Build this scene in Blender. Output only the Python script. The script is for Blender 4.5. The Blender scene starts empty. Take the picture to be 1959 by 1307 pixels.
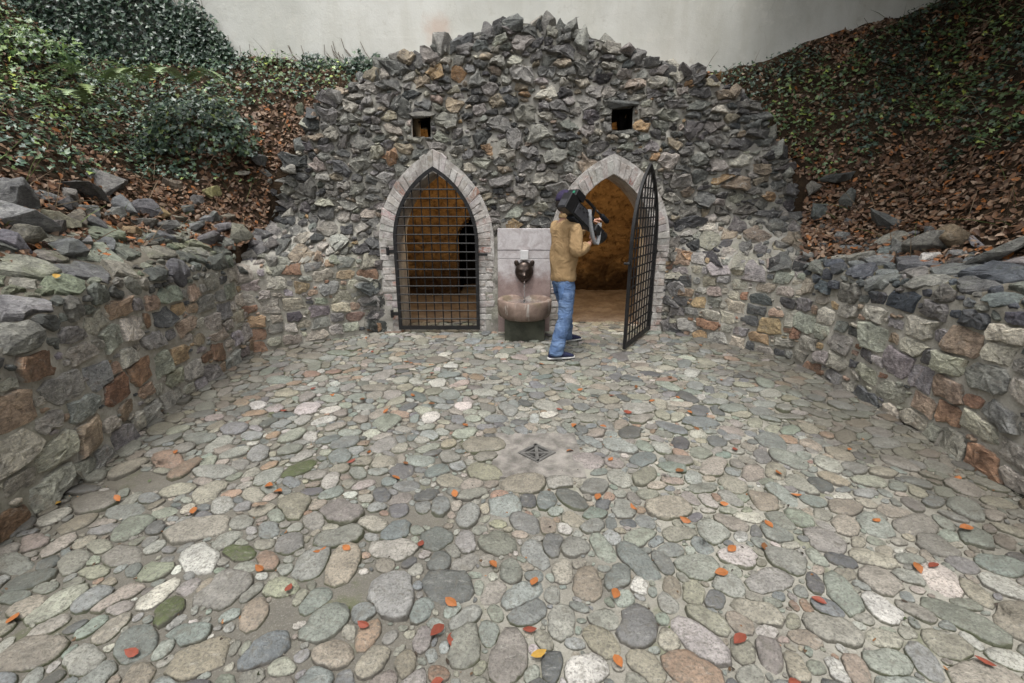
import bpy, bmesh, math, random
import numpy as np
from mathutils import Vector, Matrix, noise as mnoise

# ------------------------------------------------------------------ camera, sky, sun, exposure
scene = bpy.context.scene
COL = scene.collection
CAM_H, PITCH, FPX = 1.6, math.radians(16.0), 900.0      # FPX: focal length in pixels of a 1959 px wide frame
cam_d = bpy.data.cameras.new('camera')
cam_d.sensor_width = 36.0
cam_d.lens = FPX / 1959.0 * 36.0
cam_d.clip_start, cam_d.clip_end = 0.05, 500
cam = bpy.data.objects.new('camera', cam_d)
COL.objects.link(cam)
cam.location = (0, 0, CAM_H)
cam.rotation_euler = (math.pi / 2 - PITCH, 0, 0)
scene.camera = cam

SUN_DIR = Vector((-0.06, -0.28, 0.95)).normalized()       # towards the sun
world = bpy.data.worlds.new('World')
scene.world = world
world.use_nodes = True
wn = world.node_tree
wn.nodes.clear()
sky = wn.nodes.new('ShaderNodeTexSky')
sky.sky_type = 'NISHITA'
sky.sun_disc = False
sky.sun_elevation = math.asin(SUN_DIR.z)
sky.sun_rotation = math.atan2(SUN_DIR.x, SUN_DIR.y)
sky.dust_density = 4.0
hs = wn.nodes.new('ShaderNodeHueSaturation')             # overcast: the blue washed out of the whole sky
hs.inputs['Saturation'].default_value = 0.22
bg = wn.nodes.new('ShaderNodeBackground')
bg.inputs['Strength'].default_value = 0.15
wo = wn.nodes.new('ShaderNodeOutputWorld')
wn.links.new(sky.outputs[0], hs.inputs['Color'])
wn.links.new(hs.outputs[0], bg.inputs['Color'])
wn.links.new(bg.outputs[0], wo.inputs['Surface'])
sl = bpy.data.lights.new('sun', 'SUN')
sl.energy = 1.0
sl.angle = math.radians(14)
sl.color = (1.0, 0.98, 0.955)
so = bpy.data.objects.new('sun', sl)
COL.objects.link(so)
so.rotation_euler = (-SUN_DIR).to_track_quat('-Z', 'Y').to_euler()
so.location = (4, -3, 12)
scene.view_settings.view_transform = 'Standard'
scene.view_settings.look = 'None'
scene.view_settings.exposure = 0.88
scene.view_settings.gamma = 1.0
scene.view_settings.use_curve_mapping = False

# ------------------------------------------------------------------ helpers
rng = np.random.default_rng(7)
random.seed(7)
sin_p, cos_p = math.sin(PITCH), math.cos(PITCH)

def ray(x, y):
    u, v = x - 979.5, 653.5 - y
    return np.array([u, FPX * cos_p + v * sin_p, -FPX * sin_p + v * cos_p])
def at_y(x, y, Y):
    d = ray(x, y); t = Y / d[1]
    return np.array([d[0] * t, Y, CAM_H + d[2] * t])
def at_z(x, y, Z):
    d = ray(x, y); t = (Z - CAM_H) / d[2]
    return np.array([d[0] * t, d[1] * t, Z])

def hash2(ix, iy, seed):
    h = (ix.astype(np.int64) * 374761393 + iy.astype(np.int64) * 668265263 + seed * 974711) & 0x7fffffff
    h = ((h ^ (h >> 13)) * 1274126177) & 0x7fffffff
    h = h ^ (h >> 16)
    return (h & 0xffff) / 65535.0
def vnoise(x, y, seed=0):
    x = np.asarray(x, float); y = np.asarray(y, float)
    ix, iy = np.floor(x), np.floor(y)
    fx, fy = x - ix, y - iy
    fx = fx * fx * (3 - 2 * fx); fy = fy * fy * (3 - 2 * fy)
    a = hash2(ix, iy, seed); b = hash2(ix + 1, iy, seed)
    c = hash2(ix, iy + 1, seed); d = hash2(ix + 1, iy + 1, seed)
    return (a * (1 - fx) + b * fx) * (1 - fy) + (c * (1 - fx) + d * fx) * fy
def fbm(x, y, seed=0, octs=4):
    s, a, tot = 0, 1.0, 0
    for o in range(octs):
        s = s + a * vnoise(np.asarray(x) * 2 ** o, np.asarray(y) * 2 ** o, seed + o * 17)
        tot += a; a *= 0.5
    return s / tot          # 0..1

def sstep(a, b, x):
    t = np.clip((np.asarray(x, float) - a) / (b - a), 0, 1)
    return t * t * (3 - 2 * t)

def set_tint(me, tint):
    ca = me.color_attributes.new('tint', 'FLOAT_COLOR', 'POINT')
    ca.data.foreach_set('color', np.asarray(tint, np.float32).ravel())

def mesh(name, verts, faces, mat, tint=None, smooth=False):
    me = bpy.data.meshes.new(name)
    me.from_pydata([tuple(v) for v in verts] if not isinstance(verts, list) else verts, [], faces)
    if mat is not None: me.materials.append(mat)
    if tint is not None: set_tint(me, tint)
    if smooth: me.shade_smooth()
    return me
def link(name, me, parent=None, loc=None):
    o = bpy.data.objects.new(name, me)
    COL.objects.link(o)
    if loc is not None: o.location = loc
    if parent is not None: o.parent = parent
    return o
def obj(name, verts, faces, mat, parent=None, tint=None, smooth=False, loc=None):
    return link(name, mesh(name, verts, faces, mat, tint, smooth), parent, loc)
def big_mesh(name, V, F, mat, tint=None, smooth=False):
    """V (n,3) array, F (m,k) array of equal-sized faces: fast path for large meshes"""
    me = bpy.data.meshes.new(name)
    n, (m, k) = len(V), F.shape
    me.vertices.add(n); me.vertices.foreach_set('co', np.asarray(V, np.float32).ravel())
    me.loops.add(m * k); me.loops.foreach_set('vertex_index', np.asarray(F, np.int32).ravel())
    me.polygons.add(m)
    me.polygons.foreach_set('loop_start', np.arange(0, m * k, k, dtype=np.int32))
    me.update(calc_edges=True)
    me.validate()
    me.materials.append(mat)
    if tint is not None: set_tint(me, tint)
    if smooth: me.shade_smooth()
    return me
def empty(name, loc, rot=None):
    o = bpy.data.objects.new(name, None)
    COL.objects.link(o)
    o.empty_display_size = 0.1
    o.location = loc
    if rot is not None: o.rotation_euler = rot
    return o
def tag(o, label=None, cat=None, group=None, kind=None):
    if label: o['label'] = label
    if cat: o['category'] = cat
    if group: o['group'] = group
    if kind: o['kind'] = kind
    return o

class MB:
    """collects shapes into one mesh"""
    def __init__(s): s.v, s.f = [], []
    def add(s, verts, faces):
        o = len(s.v)
        s.v += [tuple(p) for p in verts]
        s.f += [tuple(i + o for i in f) for f in faces]
        return s
    def box(s, c, d, M=None, bev=0.0):
        hx, hy, hz = d[0] / 2, d[1] / 2, d[2] / 2
        if bev <= 0:
            P = [(x, y, z) for z in (-hz, hz) for y in (-hy, hy) for x in (-hx, hx)]
            F = [(0, 2, 3, 1), (4, 5, 7, 6), (0, 1, 5, 4), (2, 6, 7, 3), (0, 4, 6, 2), (1, 3, 7, 5)]
        else:
            bm = bmesh.new(); bmesh.ops.create_cube(bm, size=1)
            for v in bm.verts: v.co = Vector((v.co.x * d[0], v.co.y * d[1], v.co.z * d[2]))
            bmesh.ops.bevel(bm, geom=bm.edges[:], offset=bev, segments=2, affect='EDGES', profile=0.5)
            bm.verts.index_update()
            P = [tuple(v.co) for v in bm.verts]; F = [tuple(v.index for v in f.verts) for f in bm.faces]; bm.free()
        if M is not None: P = [tuple(M @ Vector(p)) for p in P]
        return s.add([(p[0] + c[0], p[1] + c[1], p[2] + c[2]) for p in P], F)
    def tube(s, pts, r, n=8, cap=True):
        pts = [Vector(p) for p in pts]
        rs = r if hasattr(r, '__len__') else [r] * len(pts)
        V, F = [], []
        ref = Vector((0.123, 0.9, 0.31))
        for i, p in enumerate(pts):
            t = (pts[min(i + 1, len(pts) - 1)] - pts[max(i - 1, 0)]).normalized()
            a = t.cross(ref)
            if a.length < 1e-3: a = t.cross(Vector((1, 0, 0)))
            a.normalize(); b = t.cross(a)
            for k in range(n):
                w = 2 * math.pi * k / n
                V.append(p + (a * math.cos(w) + b * math.sin(w)) * rs[i])
        for i in range(len(pts) - 1):
            for k in range(n):
                k2 = (k + 1) % n
                F.append((i * n + k, i * n + k2, (i + 1) * n + k2, (i + 1) * n + k))
        if cap:
            F.append(tuple(range(n - 1, -1, -1))); F.append(tuple((len(pts) - 1) * n + k for k in range(n)))
        return s.add(V, F)
    def lathe(s, prof, n=32, c=(0, 0, 0), M=None, cap=True):
        V, F = [], []
        for r, z in prof:
            for k in range(n):
                w = 2 * math.pi * k / n
                V.append(Vector((r * math.cos(w), r * math.sin(w), z)))
        for i in range(len(prof) - 1):
            for k in range(n):
                k2 = (k + 1) % n
                F.append((i * n + k, i * n + k2, (i + 1) * n + k2, (i + 1) * n + k))
        if cap:
            F.append(tuple(range(n - 1, -1, -1))); F.append(tuple((len(prof) - 1) * n + k for k in range(n)))
        if M is not None: V = [M @ v for v in V]
        return s.add([(v[0] + c[0], v[1] + c[1], v[2] + c[2]) for v in V], F)
    def ellipsoid(s, c, r, nu=20, nv=12, M=None, fn=None):
        V, F = [], []
        for j in range(nv + 1):
            th = math.pi * j / nv
            for i in range(nu):
                ph = 2 * math.pi * i / nu
                p = Vector((math.sin(th) * math.cos(ph), math.sin(th) * math.sin(ph), math.cos(th)))
                if fn: p = fn(p)
                V.append(Vector((p.x * r[0], p.y * r[1], p.z * r[2])))
        for j in range(nv):
            for i in range(nu):
                i2 = (i + 1) % nu
                F.append((j * nu + i, (j + 1) * nu + i, (j + 1) * nu + i2, j * nu + i2))
        if M is not None: V = [M @ v for v in V]
        return s.add([(v[0] + c[0], v[1] + c[1], v[2] + c[2]) for v in V], F)
    def build(s, name, mat, parent=None, smooth=False, loc=None):
        o = obj(name, s.v, s.f, mat, parent, None, smooth, loc)
        return o

# ------------------------------------------------------------------ materials
def N(nt, typ, ins=None, **props):
    n = nt.nodes.new(typ)
    for k, v in props.items(): setattr(n, k, v)
    for k, v in (ins or {}).items():
        if isinstance(v, bpy.types.NodeSocket): nt.links.new(v, n.inputs[k])
        else: n.inputs[k].default_value = v
    return n
def mixc(nt, fac, a, b, mode='MIX'):
    n = nt.nodes.new('ShaderNodeMix'); n.data_type = 'RGBA'; n.blend_type = mode; n.clamp_result = False
    for idx, v in ((0, fac), (6, a), (7, b)):
        if isinstance(v, bpy.types.NodeSocket): nt.links.new(v, n.inputs[idx])
        else: n.inputs[idx].default_value = v if idx == 0 else (*v[:3], 1)
    return n.outputs[2]
def mth(nt, op, a, b=0.0, clamp=False):
    n = nt.nodes.new('ShaderNodeMath'); n.operation = op; n.use_clamp = clamp
    for i, v in ((0, a), (1, b)):
        if isinstance(v, bpy.types.NodeSocket): nt.links.new(v, n.inputs[i])
        else: n.inputs[i].default_value = v
    return n.outputs[0]
def ramp(nt, fac, lo, hi):
    n = nt.nodes.new('ShaderNodeMapRange')
    nt.links.new(fac, n.inputs[0])
    n.inputs[1].default_value, n.inputs[2].default_value = lo, hi
    n.interpolation_type = 'SMOOTHSTEP'
    return n.outputs[0]
def noise(nt, pos, scale, detail=4, rough=0.55, dist=0.0):
    return N(nt, 'ShaderNodeTexNoise', {'Vector': pos, 'Scale': scale, 'Detail': detail, 'Roughness': rough, 'Distortion': dist}).outputs[0]
def material(name, build, rough=0.8, spec=0.3, metal=0.0, objspace=False):
    m = bpy.data.materials.new(name); m.use_nodes = True
    nt = m.node_tree; nt.nodes.clear()
    out = nt.nodes.new('ShaderNodeOutputMaterial')
    bs = nt.nodes.new('ShaderNodeBsdfPrincipled')
    bs.inputs['Roughness'].default_value = rough
    bs.inputs['Specular IOR Level'].default_value = spec
    bs.inputs['Metallic'].default_value = metal
    nt.links.new(bs.outputs[0], out.inputs[0])
    pos = nt.nodes.new('ShaderNodeTexCoord').outputs['Object'] if objspace else nt.nodes.new('ShaderNodeNewGeometry').outputs['Position']
    build(nt, pos, bs)
    return m
def bump(nt, bs, h, strength, dist):
    b = N(nt, 'ShaderNodeBump', {'Height': h, 'Strength': strength, 'Distance': dist})
    nt.links.new(b.outputs[0], bs.inputs['Normal'])
def tint_of(nt):
    a = nt.nodes.new('ShaderNodeAttribute'); a.attribute_name = 'tint'
    return a.outputs['Color'], a.outputs['Alpha']

MORTAR = (0.33, 0.31, 0.265)
def wall_stone(lime, moss, rust, bstr, edge_hi=0.62):
    def b(nt, pos, bs):
        col, edge = tint_of(nt)
        n1 = noise(nt, pos, 9, 6, 0.65)
        n2 = noise(nt, pos, 38, 5, 0.7, 0.6)
        n3 = noise(nt, pos, 3.1, 4, 0.6)
        st = N(nt, 'ShaderNodeMapping', {'Vector': pos, 'Scale': (1, 1, 3.2), 'Rotation': (0.25, 0.3, 0.1)}).outputs[0]
        n4 = noise(nt, st, 30, 6, 0.75, 0.4)
        c = mixc(nt, ramp(nt, n1, 0.25, 0.75), mixc(nt, 1.0, col, (.62, .62, .63), 'MULTIPLY'), mixc(nt, 1.0, col, (1.38, 1.37, 1.33), 'MULTIPLY'))
        c = mixc(nt, mth(nt, 'MULTIPLY', ramp(nt, n4, 0.40, 0.68), 0.75), c, mixc(nt, 1.0, c, (1.9, 1.9, 1.85), 'MULTIPLY'))
        c = mixc(nt, mth(nt, 'MULTIPLY', ramp(nt, n2, 0.50, 0.34), 0.7), c, mixc(nt, 1.0, c, (0.35, 0.35, 0.34), 'MULTIPLY'))
        n5 = noise(nt, pos, 120, 3, 0.8)
        c = mixc(nt, mth(nt, 'MULTIPLY', ramp(nt, n5, 0.52, 0.66), 0.45), c, mixc(nt, 1.0, c, (1.8, 1.8, 1.75), 'MULTIPLY'))
        c = mixc(nt, mth(nt, 'MULTIPLY', ramp(nt, noise(nt, pos, 6.3, 5, 0.7, 0.8), 0.55, 0.72), rust), c, (0.21, 0.105, 0.045))
        c = mixc(nt, mth(nt, 'MULTIPLY', ramp(nt, noise(nt, pos, 14, 7, 0.75, 1.2), 0.56, 0.66), lime), c, (0.44, 0.43, 0.39))
        c = mixc(nt, mth(nt, 'MULTIPLY', ramp(nt, noise(nt, pos, 4.4, 6, 0.7), 0.5, 0.68), moss), c, (0.115, 0.13, 0.055))
        e = mth(nt, 'ADD', edge, mth(nt, 'MULTIPLY', mth(nt, 'SUBTRACT', n2, 0.5), 0.9))
        c = mixc(nt, mth(nt, 'MULTIPLY', ramp(nt, e, edge_hi, edge_hi + 0.25), 0.9), c, mixc(nt, n1, (0.25, 0.235, 0.20), (0.40, 0.38, 0.33)))
        nt.links.new(c, bs.inputs['Base Color'])
        nt.links.new(mth(nt, 'ADD', 0.42, mth(nt, 'MULTIPLY', n2, 0.5)), bs.inputs['Roughness'])
        h = mth(nt, 'ADD', mth(nt, 'MULTIPLY', n1, 1.0), mth(nt, 'MULTIPLY', n4, 0.6))
        h = mth(nt, 'ADD', h, mth(nt, 'MULTIPLY', n2, 0.25))
        bump(nt, bs, mth(nt, 'ADD', h, mth(nt, 'MULTIPLY', noise(nt, st, 85, 5, 0.8, 0.6), 0.35)), bstr, 0.035)
    return b
M_RUBBLE = material('dark rubble stone', wall_stone(0.85, 0.05, 0.10, 1.0, 0.50), spec=0.5)
M_WALLST = material('mixed wall stone', wall_stone(0.35, 0.14, 0.28, 0.8, 0.62), spec=0.3)
M_MOSSST = material('mossy cap stone', wall_stone(0.25, 0.50, 0.10, 0.85, 0.75), spec=0.25)
M_ROCK = material('loose slate rock', wall_stone(0.22, 0.15, 0.12, 0.9, 2.0), spec=0.3)

def mortar(mossy, base_a, base_b):
    def b(nt, pos, bs):
        n1 = noise(nt, pos, 5, 6, 0.65); n2 = noise(nt, pos, 60, 5, 0.75); n3 = noise(nt, pos, 1.6, 5, 0.6)
        c = mixc(nt, ramp(nt, n1, 0.28, 0.62), base_a, base_b)
        c = mixc(nt, mth(nt, 'MULTIPLY', ramp(nt, n2, 0.4, 0.75), 0.4), c, (0.16, 0.145, 0.12))
        c = mixc(nt, mth(nt, 'MULTIPLY', ramp(nt, n3, 0.5, 0.7), mossy), c, (0.12, 0.13, 0.055))
        nt.links.new(c, bs.inputs['Base Color'])
        bump(nt, bs, mth(nt, 'ADD', n1, mth(nt, 'MULTIPLY', n2, 0.6)), 0.8, 0.02)
    return b
M_MORTARF = material('facade mortar', mortar(0.25, (0.20, 0.19, 0.165), (0.36, 0.345, 0.305)), rough=0.95, spec=0.1)
M_CAPBED = material('soil filled joints', mortar(0.6, (0.07, 0.06, 0.045), (0.17, 0.155, 0.125)), rough=0.95, spec=0.1)
M_MORTAR = material('wall mortar', mortar(0.3, (0.31, 0.29, 0.245), (0.48, 0.455, 0.395)), rough=0.95, spec=0.1)

def cobble(nt, pos, bs):
    col, edge = tint_of(nt)
    n1 = noise(nt, pos, 11, 6, 0.65, 0.3); n2 = noise(nt, pos, 90, 4, 0.7); n3 = noise(nt, pos, 26, 6, 0.7, 0.8)
    st = N(nt, 'ShaderNodeMapping', {'Vector': pos, 'Scale': (1, 3.4, 1), 'Rotation': (0, 0, 0.5)}).outputs[0]
    n4 = noise(nt, st, 17, 6, 0.7, 0.8)
    c = mixc(nt, ramp(nt, n1, 0.25, 0.75), mixc(nt, 1.0, col, (.74, .74, .74), 'MULTIPLY'), mixc(nt, 1.0, col, (1.25, 1.25, 1.24), 'MULTIPLY'))
    c = mixc(nt, mth(nt, 'MULTIPLY', ramp(nt, n4, 0.55, 0.7), 0.35), c, (0.47, 0.46, 0.41))
    c = mixc(nt, mth(nt, 'MULTIPLY', ramp(nt, n2, 0.50, 0.64), 0.62), c, (0.085, 0.083, 0.07))
    c = mixc(nt, mth(nt, 'MULTIPLY', ramp(nt, n2, 0.46, 0.34), 0.35), c, mixc(nt, 1.0, c, (1.6, 1.6, 1.55), 'MULTIPLY'))
    c = mixc(nt, mth(nt, 'MULTIPLY', ramp(nt, n3, 0.50, 0.66), 0.6), c, (0.135, 0.125, 0.10))
    e = mth(nt, 'ADD', edge, mth(nt, 'MULTIPLY', mth(nt, 'SUBTRACT', n3, 0.5), 1.0))
    c = mixc(nt, mth(nt, 'MULTIPLY', ramp(nt, e, 0.40, 0.85), 0.85), c, mixc(nt, ramp(nt, noise(nt, pos, 1.3, 4), 0.42, 0.62), (0.105, 0.095, 0.08), (0.075, 0.082, 0.04)))
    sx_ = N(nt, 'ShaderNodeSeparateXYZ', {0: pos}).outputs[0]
    edge_dark = mth(nt, 'ADD', mth(nt, 'ABSOLUTE', sx_), mth(nt, 'MULTIPLY', noise(nt, pos, 1.4, 5, 0.65), 1.7))     # darker towards both side walls, broken up by noise
    c = mixc(nt, mth(nt, 'MULTIPLY', ramp(nt, edge_dark, 2.65, 3.55), 0.6), c, (0.075, 0.066, 0.05))
    nt.links.new(c, bs.inputs['Base Color'])
    nt.links.new(mth(nt, 'ADD', 0.34, mth(nt, 'MULTIPLY', n1, 0.45)), bs.inputs['Roughness'])
    bump(nt, bs, mth(nt, 'ADD', mth(nt, 'ADD', n1, mth(nt, 'MULTIPLY', n3, 0.5)), mth(nt, 'MULTIPLY', n2, 0.35)), 0.85, 0.02)
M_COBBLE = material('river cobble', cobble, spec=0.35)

def paving_bed(nt, pos, bs):
    n1 = noise(nt, pos, 1.1, 5, 0.6); n2 = noise(nt, pos, 130, 4, 0.8); n3 = noise(nt, pos, 9, 6, 0.7)
    sx = N(nt, 'ShaderNodeSeparateXYZ', {0: pos})
    # pale cement to the right, loose brown grit and soil to the left
    side = mth(nt, 'ADD', mth(nt, 'MULTIPLY', sx.outputs[0], 0.16), n1)
    c = mixc(nt, ramp(nt, side, 0.40, 0.62), (0.145, 0.136, 0.115), (0.335, 0.322, 0.275))
    c = mixc(nt, mth(nt, 'MULTIPLY', ramp(nt, n3, 0.4, 0.7), 0.45), c, (0.20, 0.185, 0.15))
    c = mixc(nt, mth(nt, 'MULTIPLY', ramp(nt, n2, 0.5, 0.72), 0.55), c, (0.10, 0.09, 0.075))
    c = mixc(nt, mth(nt, 'MULTIPLY', ramp(nt, n2, 0.46, 0.3), 0.35), c, (0.5, 0.48, 0.43))
    c = mixc(nt, mth(nt, 'MULTIPLY', ramp(nt, noise(nt, pos, 2.3, 5, 0.7), 0.56, 0.68), 0.5), c, (0.09, 0.11, 0.04))
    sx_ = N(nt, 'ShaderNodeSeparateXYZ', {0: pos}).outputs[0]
    edge_dark = mth(nt, 'ADD', mth(nt, 'ABSOLUTE', sx_), mth(nt, 'MULTIPLY', noise(nt, pos, 1.4, 5, 0.65), 1.7))     # same noisy darkening towards both side walls
    c = mixc(nt, mth(nt, 'MULTIPLY', ramp(nt, edge_dark, 2.65, 3.55), 0.6), c, (0.075, 0.066, 0.05))
    nt.links.new(c, bs.inputs['Base Color'])
    bump(nt, bs, mth(nt, 'ADD', mth(nt, 'MULTIPLY', n3, 1.2), mth(nt, 'MULTIPLY', n2, 0.5)), 0.7, 0.015)
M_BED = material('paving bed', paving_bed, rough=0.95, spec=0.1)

def soil(nt, pos, bs):
    n1 = noise(nt, pos, 4, 6, 0.7); n2 = noise(nt, pos, 45, 6, 0.8)
    c = mixc(nt, ramp(nt, n1, 0.3, 0.7), (0.035, 0.025, 0.017), (0.085, 0.058, 0.036))
    c = mixc(nt, mth(nt, 'MULTIPLY', ramp(nt, n2, 0.5, 0.7), 0.5), c, (0.14, 0.085, 0.045))
    nt.links.new(c, bs.inputs['Base Color'])
    bump(nt, bs, mth(nt, 'ADD', n1, n2), 1.0, 0.05)
M_SOIL = material('soil', soil, rough=0.95, spec=0.1)

def leafm(nt, pos, bs):
    col, a = tint_of(nt)
    n = noise(nt, pos, 60, 3, 0.6)
    c = mixc(nt, mth(nt, 'MULTIPLY', ramp(nt, n, 0.3, 0.75), 0.5), col, mixc(nt, 1.0, col, (0.5, 0.5, 0.5), 'MULTIPLY'))
    nt.links.new(c, bs.inputs['Base Color'])
M_LEAF = material('ivy leaf', leafm, rough=0.38, spec=0.5)
M_DEAD = material('dead leaf', leafm, rough=0.6, spec=0.3)

PW_Y0 = 7.55
def plaster(nt, pos, bs):
    n1 = noise(nt, pos, 0.7, 6, 0.6); n2 = noise(nt, pos, 5, 7, 0.7); n3 = noise(nt, pos, 45, 5, 0.7)
    st = N(nt, 'ShaderNodeMapping', {'Vector': pos, 'Scale': (1.7, 1, 0.45)}).outputs[0]
    n4 = noise(nt, st, 1.3, 6, 0.65, 0.3)
    c = mixc(nt, ramp(nt, n1, 0.3, 0.7), (0.52, 0.52, 0.47), (0.67, 0.67, 0.62))
    c = mixc(nt, mth(nt, 'MULTIPLY', ramp(nt, n4, 0.42, 0.75), 0.4), c, (0.40, 0.385, 0.31))
    c = mixc(nt, mth(nt, 'MULTIPLY', ramp(nt, n2, 0.54, 0.66), 0.6), c, (0.62, 0.61, 0.55))
    c = mixc(nt, mth(nt, 'MULTIPLY', ramp(nt, n2, 0.42, 0.3), 0.3), c, (0.32, 0.30, 0.23))
    dv = N(nt, 'ShaderNodeVectorMath', {0: pos, 1: (-1.05, PW_Y0, 3.98)}, operation='DISTANCE').outputs['Value']
    c = mixc(nt, mth(nt, 'MULTIPLY', ramp(nt, mth(nt, 'ADD', dv, mth(nt, 'MULTIPLY', n2, 0.45)), 0.52, 0.25), 0.5), c, (0.50, 0.33, 0.24))   # rusty stain
    ck = N(nt, 'ShaderNodeTexVoronoi', {'Vector': N(nt, 'ShaderNodeVectorMath', {0: pos, 1: N(nt, 'ShaderNodeTexNoise', {'Vector': pos, 'Scale': 2.0, 'Detail': 5.0}).outputs['Color']}, operation='ADD').outputs[0], 'Scale': 0.55}, feature='DISTANCE_TO_EDGE').outputs['Distance']
    c = mixc(nt, mth(nt, 'MULTIPLY', ramp(nt, ck, 0.004, 0.001), 0.13), c, (0.22, 0.20, 0.16))                     # hairline cracks
    sp = N(nt, 'ShaderNodeTexVoronoi', {'Vector': pos, 'Scale': 1.6}).outputs['Distance']
    c = mixc(nt, mth(nt, 'MULTIPLY', ramp(nt, sp, 0.028, 0.018), 0.8), c, (0.06, 0.05, 0.04))
    nt.links.new(c, bs.inputs['Base Color'])
    bump(nt, bs, mth(nt, 'ADD', n2, mth(nt, 'MULTIPLY', n3, 0.4)), 0.35, 0.02)
M_PLASTER = material('stained plaster', plaster, rough=0.9, spec=0.15)

def whitewash(nt, pos, bs):
    col, edge = tint_of(nt)
    n1 = noise(nt, pos, 12, 7, 0.7, 0.6); n2 = noise(nt, pos, 55, 5, 0.75)
    c = mixc(nt, mth(nt, 'MULTIPLY', ramp(nt, n1, 0.38, 0.6), .85), col, (0.57, 0.545, 0.51))
    c = mixc(nt, mth(nt, 'MULTIPLY', ramp(nt, n2, 0.50, 0.66), 0.6), c, (0.20, 0.18, 0.16))
    c = mixc(nt, mth(nt, 'MULTIPLY', ramp(nt, noise(nt, pos, 4, 6, 0.7), 0.46, 0.62), 0.65), c, (0.24, 0.215, 0.19))
    c = mixc(nt, mth(nt, 'MULTIPLY', ramp(nt, noise(nt, pos, 2.6, 6, 0.75, 1.0), 0.56, 0.66), 0.55), c, (0.35, 0.23, 0.19))
    nt.links.new(c, bs.inputs['Base Color'])
    bump(nt, bs, mth(nt, 'ADD', n1, mth(nt, 'MULTIPLY', n2, 0.5)), 0.6, 0.015)
M_BRICK = material('whitewashed brick', whitewash, rough=0.9, spec=0.15)

def ochre(nt, pos, bs):
    n1 = noise(nt, pos, 2.4, 7, 0.7, 0.5); n2 = noise(nt, pos, 9, 7, 0.7, 0.5); n3 = noise(nt, pos, 40, 4, 0.7)
    sz = N(nt, 'ShaderNodeSeparateXYZ', {0: pos}).outputs[2]
    c = mixc(nt, ramp(nt, n1, 0.3, 0.7), (0.20, 0.12, 0.055), (0.34, 0.22, 0.105))
    c = mixc(nt, mth(nt, 'MULTIPLY', ramp(nt, n2, 0.52, 0.62), 0.75), c, (0.08, 0.042, 0.02))
    c = mixc(nt, mth(nt, 'MULTIPLY', ramp(nt, noise(nt, pos, 13, 7, 0.75, 1.5), 0.55, 0.63), 0.6), c, (0.42, 0.29, 0.14))
    damp = mth(nt, 'ADD', sz, mth(nt, 'MULTIPLY', n1, 0.9))
    c = mixc(nt, mth(nt, 'MULTIPLY', ramp(nt, damp, 1.15, 0.65), 0.85), c, (0.035, 0.02, 0.013))
    nt.links.new(c, bs.inputs['Base Color'])
    vo = N(nt, 'ShaderNodeTexVoronoi', {'Vector': N(nt, 'ShaderNodeMapping', {'Vector': pos, 'Scale': (5, 5, 8)}).outputs[0], 'Scale': 1.0}).outputs['Distance']
    bump(nt, bs, mth(nt, 'ADD', mth(nt, 'ADD', n2, mth(nt, 'MULTIPLY', n3, 0.3)), mth(nt, 'MULTIPLY', vo, -0.8)), 1.0, 0.07)
M_OCHRE = material('ochre cellar wall', ochre, rough=0.9, spec=0.15)

def earthfloor(nt, pos, bs):
    n1 = noise(nt, pos, 3, 6, 0.7); n2 = noise(nt, pos, 22, 6, 0.7)
    c = mixc(nt, ramp(nt, n1, 0.35, 0.65), (0.19, 0.15, 0.12), (0.31, 0.26, 0.215))
    c = mixc(nt, mth(nt, 'MULTIPLY', ramp(nt, n2, 0.5, 0.7), 0.5), c, (0.10, 0.065, 0.045))
    nt.links.new(c, bs.inputs['Base Color'])
    bump(nt, bs, mth(nt, 'ADD', n1, n2), 0.7, 0.03)
M_EFLOOR = material('cellar floor', earthfloor, rough=0.9, spec=0.15)

def simple(name, rgb, rough=0.6, spec=0.4, metal=0.0, var=0.25, scale=20, bstr=0.0, bscale=80, objspace=True):
    def b(nt, pos, bs):
        n = noise(nt, pos, scale, 5, 0.65)
        c = mixc(nt, ramp(nt, n, 0.25, 0.75), tuple(x * (1 - var) for x in rgb), tuple(min(1, x * (1 + var)) for x in rgb))
        nt.links.new(c, bs.inputs['Base Color'])
        if bstr > 0: bump(nt, bs, noise(nt, pos, bscale, 4, 0.65), bstr, 0.01)
    return material(name, b, rough, spec, metal, objspace)
M_IRON = simple('wrought iron', (0.012, 0.0115, 0.0115), 0.55, 0.35, 0.0, 0.5, 30, 0.4, 60)
M_BRONZE = simple('dark bronze', (0.055, 0.040, 0.032), 0.32, 0.6, 0.75, 0.4, 25, 0.2, 40)
M_CONC = simple('drain concrete', (0.215, 0.20, 0.178), 0.9, 0.15, 0, 0.5, 9, 0.7, 90)
M_BLACK = simple('black camera plastic', (0.012, 0.012, 0.013), 0.42, 0.45, 0, 0.3, 30)
M_GREYP = simple('grey camera panel', (0.045, 0.045, 0.05), 0.5, 0.4, 0, 0.3, 60)
M_GLASS = simple('lens glass', (0.01, 0.01, 0.02), 0.06, 0.8, 0, 0.1, 5)
M_STRAP = simple('grey webbing', (0.24, 0.245, 0.25), 0.85, 0.15, 0, 0.25, 120, 0.5, 300)
M_FOAM = simple('mic foam', (0.02, 0.021, 0.024), 0.95, 0.1, 0, 0.3, 90, 0.8, 200)
M_CAP = simple('navy cap cloth', (0.04, 0.032, 0.065), 0.9, 0.15, 0, 0.3, 70, 0.3, 250)
M_SKIN = simple('skin', (0.50, 0.28, 0.20), 0.55, 0.35, 0, 0.12, 25)
M_HAIR = simple('dark brown hair', (0.022, 0.015, 0.011), 0.6, 0.4, 0, 0.4, 120, 0.8, 140)
M_SHOE = simple('navy canvas', (0.022, 0.026, 0.06), 0.8, 0.2, 0, 0.3, 60, 0.3, 250)
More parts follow.
